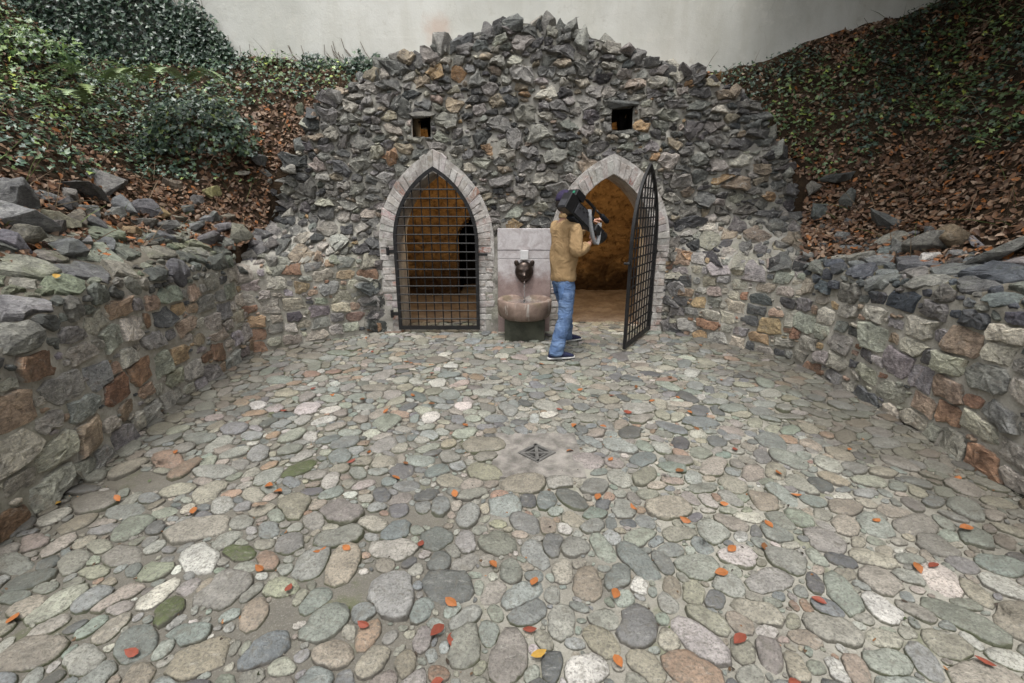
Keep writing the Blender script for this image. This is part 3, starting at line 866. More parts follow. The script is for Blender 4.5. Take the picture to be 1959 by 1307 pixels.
# ------------------------------------------------------------------ mortar bodies and stones of the walls
def side_surface(line, sgn, Hfn, phi=math.radians(33)):
    """sgn=+1: courtyard lies to +X. v climbs the face, then the sloping cap"""
    def S(u, v, h=0.0):
        u, v = np.asarray(u, float), np.asarray(v, float)
        x, y, tx, ty = line.at(u)
        nx_, ny_ = (-ty * sgn * -1, tx * sgn * -1)
        # normal towards the courtyard
        flip = np.where(nx_ * sgn > 0, 1, -1)
        nx_, ny_ = nx_ * flip, ny_ * flip
        H = Hfn(u)
        wv = np.maximum(v - H, 0)
        back = .05 * np.minimum(v, H) + wv * math.cos(phi)
        z = np.minimum(v, H) + wv * math.sin(phi)
        b = sstep(-.05, .05, v - H)
        P = np.stack([x - nx_ * back, y - ny_ * back, z], -1)
        n = np.stack([nx_ * (1 - b * (1 - math.sin(phi))), ny_ * (1 - b * (1 - math.sin(phi))), b * math.cos(phi)], -1)
        n /= np.linalg.norm(n, axis=-1, keepdims=True)
        return P + n * np.asarray(h)[..., None]
    return S
lineL, lineR = Line(L_LINE, 21), Line(R_LINE, 21)
def HL(u):
    x, y, _, _ = lineL.at(u)
    return np.interp(y, [2.0, 2.6, 3.0], [0.82, 0.99, 1.09]) + (fbm(np.asarray(u) * 2.1, 0 * np.asarray(u), 61) - .5) * .1
def HR(u): return 1.02 + (fbm(np.asarray(u) * 2.3, 0 * np.asarray(u), 63) - .5) * .1
SL, SR = side_surface(lineL, 1, HL, math.radians(31)), side_surface(lineR, -1, HR, math.radians(20))

def rough_h(u, v, amp, seed): return (fbm(u * 5, v * 5, seed) - .5) * amp + (fbm(u * 19, v * 19, seed + 5, 3) - .5) * amp * .5
def mortar_grid(parent, name, surf, u0, u1, v0fn, v1fn, nu, nv, amp, seed, mat, flipf=False, hole=None, keep=None, base=0.0):
    U = np.linspace(u0, u1, nu)[:, None] * np.ones((1, nv))
    tt = np.linspace(0, 1, nv)[None, :]
    Vv = v0fn(U) * (1 - tt) + v1fn(U) * tt
    P = surf(U, Vv, rough_h(U, Vv, amp, seed) + base)
    F = grid_faces(nu, nv)
    cu, cv = U.ravel()[F].mean(1), Vv.ravel()[F].mean(1)
    ok = np.ones(len(F), bool)
    if hole is not None: ok &= ~hole(cu, cv)
    if keep is not None: ok &= keep(cu, cv)
    F = F[ok]
    if flipf: F = F[:, ::-1]
    return link(name, big_mesh(name, P.reshape(-1, 3) - np.array(parent.location), F, mat, None, False), parent)

WALL_PAL = [(18, (.30, .285, .25)), (16, (.36, .33, .275)), (10, (.225, .22, .21)), (6, (.095, .095, .098)), (13, (.30, .225, .17)), (8, (.235, .145, .098)), (3, (.33, .24, .15)), (9, (.27, .25, .24)), (7, (.42, .39, .34)), (6, (.28, .285, .24))]
CAPL_PAL = [(10, (.135, .145, .108)), (9, (.165, .168, .135)), (7, (.11, .112, .10)), (5, (.195, .19, .165)), (3, (.16, .165, .17))]
EDGEL_PAL = [(8, (0.102, 0.106, 0.102)), (5, (0.144, 0.150, 0.132)), (4, (0.204, 0.204, 0.180))]
CAPR_PAL = [(10, (0.130, 0.137, 0.137)), (8, (0.078, 0.085, 0.094)), (5, (0.195, 0.195, 0.176))]
RUB_PAL = [(24, (0.115, 0.113, 0.108)), (20, (0.170, 0.165, 0.152)), (15, (0.242, 0.232, 0.207)), (9, (0.057, 0.057, 0.058)), (7, (0.247, 0.205, 0.155)), (2.5, (0.299, 0.200, 0.113)), (13, (0.319, 0.300, 0.259))]

rw = np.random.default_rng(23)
def box_table(a, b, r, c): return poly_table(a, b, r.normal(0, .05), r, 4, .085, True)
def wall_items(C, T, r, K, gap, pal_of, hfac, cap_of, blocked=None):
    its = []
    Q = cells(C, T, K, gap, 1.24, r, .25, blocked)
    for i in range(len(C)):
        w, rr = Q[i]
        ar = area_of(w, rr); dm = math.sqrt(ar)
        if dm < .02: continue
        big = cap_of(C[i])
        hp = r.uniform(.008, .026) * (1.5 if big else 1.0) + dm * .03
        u, v, h, e = stone_uvh(C[i], w, rr, [(1.02, -.03, 1.0), (.985, hp * .55, .62), (.90, hp * .92, .15), (.50, hp * 1.05, 0)], hp * 1.08, r, .035, hp * .10, .09)
        its.append(dict(u=u, v=v, h=h, e=e, K=K, nr=4, tint=pick(r, pal_of(C[i])), area=ar, cap=big))
    return its
CAPW = .60
def build_side(side):
    line, S, H = (lineL, SL, HL) if side < 0 else (lineR, SR, HR)
    root = empty('retaining_wall', (line.x[0], line.y[0], 0))
    tag(root, 'left stone retaining wall topped with green mossy slabs and curving forward' if side < 0 else 'right stone retaining wall topped with dark slate slabs', 'wall')
    U1 = 4.6
    flipf = side > 0
    mortar_grid(root, 'mortar', S, -0.02 if side < 0 else -0.02, line.len, lambda u: u * 0 - .1, lambda u: H(u), 170, 40, .03, 71 + side, M_MORTAR, flipf)
    mortar_grid(root, 'mortar', S, -0.02, line.len, lambda u: H(u), lambda u: H(u) + CAPW + .1, 170, 20, .05, 75 + side, M_CAPBED, flipf)
    r = np.random.default_rng(31 + side)
    its = []
    # coursed face
    ins = lambda u, v: (v > .02) & (v < H(u) - (.17 if side < 0 else .13)) & (u > 0)
    C1, T1 = pack(r, (-.02, U1, 0, 1.1), ins, [(.12, .17, 1.35, 2.4, 300), (.085, .125, 1.2, 2.3, 2200), (.06, .085, 1.0, 2.1, 5000), (.028, .055, 1.0, 2.4, 12000)], box_table, .84, (), .165)
    n1 = len(C1)
    # edge blocks and cap slabs
    ins2 = lambda u, v: (v >= H(u) - (.17 if side < 0 else .13)) & (v < H(u) + CAPW) & (u > 0)
    def cap_table(a, b, r, c):
        k = .62 if c[1] < float(H(c[0])) + .13 else 1.0      # blocks on the edge are smaller than the ledge slabs
        return poly_table(a * k, b * k, r.uniform(-.5, .5), r, 6, .2, r.random() < .4)
    pre = [(C1[i, 0], C1[i, 1], T1[i]) for i in range(n1)]
    C2, T2 = pack(r, (0.0, U1, .7, 1.8), ins2, [(.18, .26, 1.2, 2.0, 700), (.11, .17, 1.1, 1.9, 1800), (.055, .1, 1.0, 1.8, 4000)], cap_table, .84, pre)
    pal = lambda c: ((EDGEL_PAL if c[1] < H(c[0]) + .02 else CAPL_PAL) if side < 0 else CAPR_PAL) if c[1] > H(c[0]) - .17 else WALL_PAL
    its = wall_items(C2, T2, r, 14, .024, pal, 1, lambda c: c[1] > H(c[0]) - .17)
    # the wing between this wall and the arch belongs to the same masonry
    u0, u1 = (UF0 - .02, B_[0] - .02) if side < 0 else (C_[0] + .05, UF1 + .02)
    insw = lambda u, v: (v > .02) & (v < 1.0) & ~facade_open(u, v, RING + .03)
    C3, T3 = pack(r, (u0, u1, 0, 1.02), insw, [(.10, .14, 1.2, 2.3, 250), (.07, .10, 1.1, 2.2, 1200), (.045, .07, 1.0, 2.1, 2500), (.022, .045, 1.0, 2.2, 8000)], box_table, .84, (), .135)
    wi = wall_items(C3, T3, r, 13, .022, lambda c: WALL_PAL, 1, lambda c: False, lambda u, v: facade_open(u, v, RING - .01))
    for it in wi: it['wing'] = True
    def matof(it): return (M_MOSSST if side < 0 and it['v'].mean() > float(H(it['u'].mean())) + .02 else M_ROCK) if it['cap'] else M_WALLST
    # one ranking by size over both surfaces
    allit = its + wi
    allit.sort(key=lambda d: -d['area'])
    for i, it in enumerate(allit): it['rank'] = i
    a = [it for it in allit if not it.get('wing')]; b = [it for it in allit if it.get('wing')]
    la = sum(1 for it in a if it['rank'] < 300); lb = sum(1 for it in b if it['rank'] < 300)
    place_stones(root, 'stone', a, S, matof, la, rough=.028)
    place_stones(root, 'stone', b, facade, matof, lb, rough=.028)
    mortar_grid(root, 'mortar', facade, u0 - .06 if side < 0 else u0 - .02, u1 + .04, lambda u: u * 0 - .1, lambda u: u * 0 + 1.02, 50, 36, .03, 81 + side, M_MORTAR, False, lambda u, v: facade_open(u, v, .12))
    return root
wallL = build_side(-1)
wallR = build_side(1)

# ------------------------------------------------------------------ rubble facade
fac = empty('rubble_facade', (0.14, 6.05, 0))
tag(fac, 'dark rubble stone gable with jagged crest holding two arched doorways', 'facade')
def not_wing(u, v): return ~(((u < B_[0] - .0) | (u > C_[0] + .03)) & (v < .98))
def plate_area(u, v, e=0.0): return (u > PLATE[0] - e) & (u < PLATE[1] + e) & (v < PLATE[2] + e)
mortar_grid(fac, 'mortar', facade, UF0, UF1, lambda u: u * 0 - .1, lambda u: crest(u), 190, 100, .07, 91, M_MORTARF, False,
            lambda u, v: facade_open(u, v, .10) | plate_area(u, v, -.06), not_wing, -.008)
# top and flanks of the mass, running back into the bank
U = np.linspace(UF0, UF1, 190)
top = facade(U, crest(U), rough_h(U, crest(U), .07, 91))
b1 = top + np.array([0, .35, .02]) + np.column_stack([0 * U, 0 * U, (fbm(U * 4, U * 0, 95) - .5) * .1])
b2 = top + np.array([0, .8, -.08]); b3 = top + np.array([0, 1.35, -.2])
V = np.stack([top, b1, b2, b3], 1).reshape(-1, 3)
link('mortar', big_mesh('mortar', V - np.array(fac.location), grid_faces(190, 4), M_MORTARF), fac)

rf = np.random.default_rng(43)
def rub_table(a, b, r, c): return poly_table(a, b, r.normal(0, .15), r, int(r.integers(5, 8)), .2, r.random() < .4)
insf = lambda u, v: (v > .03) & (v < crest(u) - .03) & ~facade_open(u, v, RING + .015) & ~plate_area(u, v, .03) & not_wing(u, v) & ~((np.abs(u + .2) < .06) & (v < 1.28))
CF, TF = pack(rf, (UF0, UF1, 0, 3.7), insf, [(.12, .175, 1.6, 3.0, 1700), (.082, .12, 1.4, 3.0, 8000), (.052, .078, 1.2, 3.0, 14000), (.032, .052, 1.0, 2.6, 16000)], rub_table, .80)
def fac_block(u, v):
    b = facade_open(u, v, RING - .01) | plate_area(u, v, .0)
    for hx, hz, hw, hh in HOLES: b |= (np.abs(u - hx) < hw / 2 + .015) & (np.abs(v - hz) < hh / 2 + .015)
    return b
QF = cells(CF, TF, 11, .016, 1.6, rf, .45, fac_block)
fitems = []
for i in range(len(CF)):
    w, rr = QF[i]
    ar = area_of(w, rr); dm = math.sqrt(ar)
    if dm < .022: continue
    uu, vv = CF[i]
    rugged = float(sstep(.9, 1.7, vv))
    hp = (rf.uniform(.012, .036) + dm * rf.uniform(.05, .19)) * (.5 + .55 * rugged)
    u, v, h, e = stone_uvh(CF[i], w, rr, [(1.03, -.035, 1.0), (.96, hp * rf.uniform(.45, .85), .42), (.70, hp, .0)], hp * rf.uniform(.85, 1.15), rf, .11, hp * .2, .26)
    fitems.append(dict(u=u, v=v, h=h, e=e, K=len(w), nr=3, tint=pick(rf, RUB_PAL if (vv > 1.0 or rf.random() < .4) else WALL_PAL), area=ar, cap=False))
place_stones(fac, 'stone', fitems, facade, lambda it: M_RUBBLE, 240, rough=.06)

def hull_rock(r, sx, sy, sz, n=13, chop=.2):
    pts = r.normal(0, 1, (n, 3))
    pts /= np.linalg.norm(pts, axis=1, keepdims=True)
    pts = np.sign(pts) * np.abs(pts) ** .62
    pts *= r.uniform(.72, 1.0, (n, 1))
    pts *= np.array([sx, sy, sz]) / 2 * 1.25
    bm = bmesh.new()
    for p in pts: bm.verts.new(p)
    res = bmesh.ops.convex_hull(bm, input=bm.verts[:])
    bmesh.ops.delete(bm, geom=list({g for g in res['geom_interior'] + res['geom_unused'] if isinstance(g, bmesh.types.BMVert)}), context='VERTS')
    bmesh.ops.bevel(bm, geom=bm.edges[:], offset=min(sx, sy, sz) * .035, segments=1, affect='EDGES')
    bmesh.ops.triangulate(bm, faces=bm.faces[:])
    bmesh.ops.subdivide_edges(bm, edges=[e for e in bm.edges if e.calc_length() > .25 * min(sx, sy, sz)], cuts=1)
    bmesh.ops.triangulate(bm, faces=bm.faces[:])
    k = min(sx, sy, sz); o = Vector(r.uniform(-50, 50, 3))
    for v in bm.verts:
        q = v.co / k
        v.co += v.co.normalized() * k * (.09 * mnoise.noise(q * 2.2 + o) + .05 * mnoise.noise(q * 5.5 + o))
        v.co.z += k * .03 * round(2.5 * mnoise.noise(q * 3 + o))          # stepped cleavage of slate
    bm.verts.index_update()
    V = [tuple(v.co) for v in bm.verts]; F = [tuple(v.index for v in f.verts) for f in bm.faces]
    bm.free()
    return V, F
# upright stones along the crest
rc = np.random.default_rng(55)
uc = UF0 + .12
while uc < UF1 - .05:
    big = 1.0 if -1.6 < uc < 2.2 else .85
    sx, sy, sz = rc.uniform(.13, .26) * big, rc.uniform(.2, .34), rc.uniform(.14, .30) * big
    if .0 < uc < .9: sz *= 1.25; sx *= 1.15
    V, F = hull_rock(rc, sx, sy, sz, 12)
    p = facade(np.array([uc]), crest(np.array([uc])), np.array([0.0]))[0] + np.array([0, .03 + rc.uniform(-.03, .1), sz * rc.uniform(-.28, .08)])
    o = obj('stone', V, F, M_RUBBLE, fac, np.column_stack([np.repeat(pick(rc, RUB_PAL[:4])[None], len(V), 0), np.zeros(len(V))]), False, tuple(p - np.array(fac.location)))
    slope = float(crest(uc + .1) - crest(uc - .1)) / .2
    o.rotation_euler = (rc.normal(0, .25), -math.atan(slope) * .7 + rc.normal(0, .35), rc.normal(0, .4))
    uc += sx * rc.uniform(.75, 1.02) / math.sqrt(1 + min(slope * slope, 6))

for uu, vs in ((UF0 - .04, np.linspace(.95, 2.0, 11)), (UF1 + .05, np.linspace(.95, 1.9, 10)), (UF0 + .22, np.linspace(1.0, 1.5, 4)), (UF1 - .24, np.linspace(1.0, 1.5, 4))):
    for vv in vs:
        V, F = hull_rock(rc, rc.uniform(.16, .26), rc.uniform(.16, .26), rc.uniform(.10, .16), 12)
        p = facade(np.array([uu + rc.normal(0, .03)]), np.array([vv]), np.array([.0]))[0]
        o = obj('stone', V, F, M_RUBBLE, fac, np.column_stack([np.repeat(pick(rc, RUB_PAL[:4])[None], len(V), 0), np.zeros(len(V))]), False, tuple(p - np.array(fac.location)))
        o.rotation_euler = (rc.normal(0, .3), rc.normal(0, .4), rc.uniform(0, 6))
# putlog holes: short tunnels through the wall with lintel and sill stones
for hx, hz, hw, hh in HOLES:
    f0 = facade(np.array([hx]), np.array([hz]), np.array([0.0]))[0]
    y0, y1 = f0[1] - .01 - float(fac.location.y), 6.72 - float(fac.location.y)
    x0, x1, z0, z1 = hx - hw / 2 - .02 - fac.location.x, hx + hw / 2 + .02 - fac.location.x, hz - hh / 2 - .02, hz + hh / 2 + .02
    V = [(x, y, z) for y in (y0, y1) for x, z in ((x0, z0), (x1, z0), (x1, z1), (x0, z1))]
    o = obj('opening_lining', V, [(0, 4, 5, 1), (1, 5, 6, 2), (2, 6, 7, 3), (3, 7, 4, 0)], M_DARKROOM, fac)  # coloured near black to paint the hole's shade against the lamplight
    obj('stone', *hull_rock(rc, hw * .62, .16, hh * 1.15, 16), M_DARKROOM, fac, None, False, (hx + hw * .33 - fac.location.x, f0[1] + .34 - fac.location.y, hz))  # near-black block added inside to darken the right part of the hole
    obj('stone', *hull_rock(rc, hw * 1.15, .16, hh * .55, 16), M_DARKROOM, fac, None, False, (hx - fac.location.x, f0[1] + .42 - fac.location.y, hz + hh * .36))  # second near-black block, added to darken the top of the hole
    for dz, ww, th in ((hh / 2 + .045, hw + .2, .1), (-hh / 2 - .045, hw + .14, .08)):
        V, F = hull_rock(rc, ww, .2, th, 16)
        obj('stone', V, F, M_RUBBLE, fac, np.column_stack([np.repeat(pick(rc, RUB_PAL[:3])[None], len(V), 0), np.zeros(len(V))]), False, (hx - fac.location.x + rc.uniform(-.02, .02), f0[1] + .04 - fac.location.y, hz + dz))

# ------------------------------------------------------------------ brick arches
FY = 6.04
BRICK_PAL = [(12, (.42, .38, .35)), (5, (.37, .29, .25)), (1.4, (.33, .18, .13)), (8, (.36, .34, .31))]
def brick_arch(arch, label, seed):
    r = np.random.default_rng(seed)
    root = empty('brick_arch', (arch.cx, FY, 0))
    tag(root, label, 'brick arch', 'brick arches round the doorways')
    # bed: solid band running through the wall
    oi, oo = arch.outline(0.0), arch.outline(RING + .02)
    V, F, n = [], [], len(oi)
    for (xi, zi), (xo, zo) in zip(oi, oo):
        V += [(xi - arch.cx, 0, zi), (xo - arch.cx, 0, zo), (xi - arch.cx, .62, zi), (xo - arch.cx, .62, zo)]
    for i in range(n - 1):
        a, b = i * 4, i * 4 + 4
        F += [(a, a + 1, b + 1, b), (a, b, b + 2, a + 2), (a + 2, b + 2, b + 3, a + 3), (a + 1, a + 3, b + 3, b + 1)]
    tb = np.repeat(np.array([[.42, .40, .37, 0]]), len(V), 0)
    obj('mortar_bed', V, F, M_BRICK, root, tb)
    def brick(side, p4):
        """p4: inner0, outer0, outer1, inner1 in (x, z) relative to the arch, for the right side"""
        V = []
        fr = -.003 - r.uniform(0, .014)
        for y in (fr, .05):
            for (x, z) in p4:
                x = max(x, .004)
                jx, jz = r.normal(0, .0042, 2)
                V.append((side * x + jx, y + r.normal(0, .002), z + jz))
        F = [(0, 1, 2, 3), (7, 6, 5, 4), (0, 4, 5, 1), (1, 5, 6, 2), (2, 6, 7, 3), (3, 7, 4, 0)]
        if side > 0: F = [f[::-1] for f in F]
        bm = bmesh.new()
        vs = [bm.verts.new(v) for v in V]
        for f in F: bm.faces.new([vs[i] for i in f])
        bmesh.ops.recalc_face_normals(bm, faces=bm.faces[:])
        bmesh.ops.bevel(bm, geom=bm.edges[:], offset=.004, segments=1, affect='EDGES')
        bm.verts.index_update()
        V = [v.co[:] for v in bm.verts]; F = [tuple(v.index for v in f.verts) for f in bm.faces]; bm.free()
        t = pick(r, BRICK_PAL)
        obj('brick', V, F, M_BRICK, root, np.column_stack([np.repeat(t[None], len(V), 0), np.zeros(len(V))]))
    hw = arch.w / 2
    for side in (-1, 1):
        z = .0
        k = 0
        while z < arch.sp - .03:
            hgt = r.uniform(.068, .082)
            spl = RING * (.52 + r.uniform(-.06, .06)) if k % 2 else None
            for a, b in ([(0, spl - .006), (spl + .006, RING)] if spl else [(0, RING + r.uniform(-.02, .02))]):
                brick(side, [(hw + a + .002, z + .006), (hw + b, z + .006), (hw + b, z + hgt), (hw + a + .002, z + hgt)])
            z += hgt + .011; k += 1
        n = 15
        for i in range(n):
            def pt(R, f):
                am = math.acos(arch.c / R)
                a = am * f
                return (-arch.c + R * math.cos(a), arch.sp + R * math.sin(a))
            q0 = r.uniform(-.05, .035)
            f0, f1 = (i + .06) / n, (i + .94) / n
            brick(side, [pt(arch.R + .002, f0), pt(arch.R + RING + q0, f0), pt(arch.R + RING + q0 + r.uniform(-.012, .012), f1), pt(arch.R + .002, f1)])
    return root
brick_arch(ARCH_L, 'whitewashed brick arch around the doorway with the closed gate', 61)
brick_arch(ARCH_R, 'whitewashed brick arch around the open doorway behind the cameraman', 62)

# ------------------------------------------------------------------ cellar chambers with their lamps
def chamber(label, x0, x1, y1, niche):
    y0, zc = 6.55, 3.18
    root = empty('cellar_chamber', ((x0 + x1) / 2, y0, 0))
    tag(root, label, kind='structure')
    ox, oy = root.location.x, root.location.y
    def wallgrid(name, p0, du, dv, nu, nv, mat, amp, hole=None, flipf=False, seed=0):
        p0, du, dv = np.array(p0, float), np.array(du, float), np.array(dv, float)
        n = np.cross(du, dv); n /= np.linalg.norm(n)
        a = np.linspace(0, 1, nu)[:, None, None]; b = np.linspace(0, 1, nv)[None, :, None]
        P = p0 + a * du + b * dv
        Lu, Lv = np.linalg.norm(du), np.linalg.norm(dv)
        hh = rough_h(a[..., 0] * Lu + p0[0] + 0 * b[..., 0], b[..., 0] * Lv + 0 * a[..., 0], amp, seed)
        P = P + n * hh[..., None]
        F = grid_faces(nu, nv)
        if hole is not None:
            cc = P.reshape(-1, 3)[F].mean(1)
            F = F[~hole(cc)]
        if flipf: F = F[:, ::-1]
        link(name, big_mesh(name, P.reshape(-1, 3) - np.array(root.location), F, mat), root)
    hole = None
    if niche:
        na = Arch(niche[0], niche[1], 0.95, 1.42)
        hole = lambda c: na.inside(c[:, 0], c[:, 2], 0)
        ol = na.outline(.03)
        V, F = [], []
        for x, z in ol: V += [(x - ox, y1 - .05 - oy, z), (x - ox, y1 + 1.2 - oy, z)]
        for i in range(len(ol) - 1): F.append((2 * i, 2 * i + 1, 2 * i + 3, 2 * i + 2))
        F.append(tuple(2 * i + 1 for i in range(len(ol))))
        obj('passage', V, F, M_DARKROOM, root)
    wallgrid('back_wall', (x0, y1, -.05), (x1 - x0, 0, 0), (0, 0, zc + .1), 70, 80, M_OCHRE, .14, hole, False, 201)
    wallgrid('side_wall', (x0, y0, -.05), (0, y1 - y0, 0), (0, 0, zc + .1), 50, 60, M_OCHRE, .1, None, False, 203)
    wallgrid('side_wall', (x1, y1, -.05), (0, y0 - y1, 0), (0, 0, zc + .1), 50, 60, M_OCHRE, .1, None, False, 205)
    wallgrid('chamber_ceiling', (x0, y0, zc), (0, y1 - y0, 0), (x1 - x0, 0, 0), 20, 20, M_OCHRE, .05, None, False, 207)
    wallgrid('chamber_floor', (x0, y0, .004), (x1 - x0, 0, 0), (0, y1 - y0 + (1.2 if niche else 0), 0), 60, 60, M_EFLOOR, .05, None, False, 209)
    return root
chamber('left cellar chamber with ochre walls and a dark passage behind the gate', -1.95, 0.22, 8.75, (-.66, .66))
chamber('right cellar chamber with lamplit ochre walls behind the open doorway', 0.34, 2.6, 9.3, None)
def lamp(x, y, z, watt, label):
    root = empty('wall_lamp', (x, y, z))
    tag(root, label, 'lamp', 'cellar lamps')
    MB().box((0, -.055, .02), (.14, .02, .18), bev=.004).build('back_plate', M_IRON, root)
    MB().lathe([(.02, .1), (.06, .07), (.075, .03)], 16, cap=False).build('lamp_shade', M_IRON, root, True)
    m = bpy.data.materials.new('lamp glow'); m.use_nodes = True
    m.node_tree.nodes['Principled BSDF'].inputs['Emission Color'].default_value = (1, .62, .25, 1)
    m.node_tree.nodes['Principled BSDF'].inputs['Emission Strength'].default_value = 6
    MB().ellipsoid((0, 0, .035), (.028, .028, .035), 12, 8).build('bulb', m, root, True)
    ld = bpy.data.lights.new('lamp_light', 'POINT')
    ld.energy = watt; ld.color = (1.0, .72, .40); ld.shadow_soft_size = .06
    lo = bpy.data.objects.new('lamp_light', ld); COL.objects.link(lo)
    lo.parent = root; lo.location = (0, .02, -.03)
lamp(-.95, 6.86, 2.42, 33, 'iron wall lamp inside the left cellar above its doorway')
lamp(1.23, 6.86, 2.42, 52, 'iron wall lamp inside the right cellar above its doorway')

# ------------------------------------------------------------------ iron gates
def gate(label, hinge_right):
    """local frame: x from 0 (hinge) to w, y thickness, z up; built with hinge at x=0"""
    ga = Arch(.52, 1.02, 1.12, 1.99)
    root = empty('iron_gate', (0, 0, 0))
    tag(root, label, 'gate', 'wrought iron gates')
    ol = [(x, z + .05) for x, z in ga.outline(0.02)]
    def band(pts, t, y0, y1, name):
        V, F = [], []
        n = len(pts)
        cx = .52
        for i, (x, z) in enumerate(pts):
            a = Vector(pts[min(i + 1, n - 1)]) - Vector(pts[max(i - 1, 0)])
            nrm = Vector((a.y, -a.x)).normalized() * t
            if abs(x - cx) < 1e-4: nrm = Vector((0, t * 1.25))
            xi, zi = x - nrm.x, z - nrm.y
            V += [(x, y0, z), (xi, y0, zi), (xi, y1, zi), (x, y1, z)]
        for i in range(n - 1):
            a, b = i * 4, i * 4 + 4
            for k in range(4):
                k2 = (k + 1) % 4
                F.append((a + k, b + k, b + k2, a + k2))
        F += [(3, 2, 1, 0), tuple((n - 1) * 4 + k for k in range(4))]
        bm = bmesh.new()
        vs = [bm.verts.new(v) for v in V]
        for f in F: bm.faces.new([vs[i] for i in f])
        bmesh.ops.recalc_face_normals(bm, faces=bm.faces[:])
        bm.verts.index_update()
        me = bpy.data.meshes.new(name); bm.to_mesh(me); bm.free(); me.materials.append(M_IRON)
        return link(name, me, root)
    band(ol, .042, -.016, .016, 'frame')
    MB().box((.52, 0, .075), (.98, .026, .05)).build('bottom_rail', M_IRON, root)
    def top_at(x): return 1.17 + math.sqrt(max(0, (ga.R - .01) ** 2 - (abs(x - .52) + ga.c) ** 2))
    for k in range(8):
        x = .52 + (k - 3.5) * .108
        MB().tube([(x, .006, .06), (x + random.uniform(-.003, .003), .006, .8), (x, .006, top_at(x))], .0078, 6).build('upright_bar', M_IRON, root)
    for k in range(16):
        z = .195 + k * .107
        hw = .51 if z < 1.17 else math.sqrt(max(0, ga.R ** 2 - (z - 1.17) ** 2)) - ga.c
        if hw < .05: continue
        MB().tube([(.52 - hw, -.009, z), (.52, -.009, z + random.uniform(-.003, .003)), (.52 + hw, -.009, z)], .0095, 6).build('cross_bar', M_IRON, root)
    for z in (.26, 1.06):
        h = MB().box((-.045, .0, z), (.10, .03, .045), bev=.004)
        h.box((-.09, .0, z), (.03, .05, .10), bev=.004).build('hinge', M_IRON, root)
    MB().box((1.085, .0, 1.02), (.15, .02, .03), bev=.003).tube([(1.15, -.03, 1.02), (1.15, .03, 1.02)], .014, 8).build('latch', M_IRON, root)
    return root
g1 = gate('closed black iron lattice gate in the left pointed arch', False)
g1.location = (-.95 - .52, 5.985, 0)
g2 = gate('open black iron lattice gate swung out beside the right doorway', True)
g2.location = (1.80, 5.99, 0)
g2.rotation_euler = (0, 0, math.atan2(-.86, -.51))

# ------------------------------------------------------------------ fountain
ft = empty('wall_fountain', (.155, 6.0, 0))
tag(ft, 'wall fountain with bronze bear head above a round red sandstone basin', 'fountain')
def slab(name, z0, z1, dy, mat):
    MB().box(((PLATE[0] + PLATE[1]) / 2 - .155 + .015, .04 + dy, (z0 + z1) / 2), (PLATE[1] - PLATE[0] + .01, .1, z1 - z0 - .005), bev=.004).build(name, mat, ft)
slab('back_slab', 0.0, .965, 0, M_PLATE)
slab('back_slab', .965, 1.075, .002, M_PLATE)
slab('back_slab', 1.075, 1.34, -.003, M_PLATE)
MB().box((-.0, -.035, 1.018), (.10, .06, .115), bev=.005).build('plaque', M_PLAQUE, ft)
# bear head, lofted by displacing a sphere
def bear(p):
    # local: x right, y towards the viewer negative, z up
    q = p.copy()
    q.x *= 1 - .28 * max(0, -q.z) ** 1.1                                     # jaw narrows
    f = max(0, -q.y)
    sn = math.exp(-((q.x / .36) ** 2 + ((q.z + .42) / .34) ** 2)) * f          # snout
    q.y -= .85 * sn
    br = math.exp(-(((abs(q.x) - .38) / .25) ** 2 + ((q.z - .28) / .14) ** 2)) * f
    q.y -= .18 * br                                                           # brow
    ey = math.exp(-(((abs(q.x) - .40) / .13) ** 2 + ((q.z - .06) / .10) ** 2)) * f
    q.y += .26 * ey                                                           # eye sockets
    mo = math.exp(-((q.x / .30) ** 2 + ((q.z + .72) / .07) ** 2)) * f
    q.y += .35 * mo                                                           # mouth
    return q
hd = MB().ellipsoid((0, -.03, .80), (.118, .078, .14), 40, 30, None, bear)
for s in (-1, 1):
    hd.ellipsoid((s * .098, -.03, .915), (.030, .02, .040), 14, 10, Matrix.Rotation(s * .35, 3, 'Y'), lambda p: Vector((p.x, p.y + (.55 * math.exp(-((p.x / .55) ** 2 + (p.z / .6) ** 2)) if p.y < 0 else 0), p.z)))
hd.ellipsoid((0, -.158, .77), (.024, .016, .016), 12, 8)
hd.build('bear_head', M_BRONZE, ft, True)
BR, BZ, BCY = .335, .51, -.27
prof = [(.22, .27), (.27, .276), (.313, .308), (.330, .36), (BR, .42), (BR, BZ - .012), (BR - .012, BZ), (BR - .05, BZ), (BR - .066, BZ - .012), (BR - .085, BZ - .06), (.13, BZ - .14), (.01, BZ - .15)]
MB().lathe(prof, 48, (0, BCY, 0)).build('basin', M_BASIN, ft, True)
MB().box((0, BCY + .02, .137), (.49, .38, .29), bev=.012).build('pedestal', M_PED, ft)
wv = MB().lathe([(.002, BZ - .05), (BR - .083, BZ - .05)], 40, (0, BCY, 0), cap=False)
wv.build('water_surface', M_WATER, ft)
pts = [(0.0, -.115, .70), (.001, -.128, .675), (-.001, -.135, .61), (.002, -.139, .54), (0, -.141, BZ - .05)]
MB().tube(pts, [.007, .0085, .006, .0075, .012], 8).build('water_jet', M_WATER, ft, True)

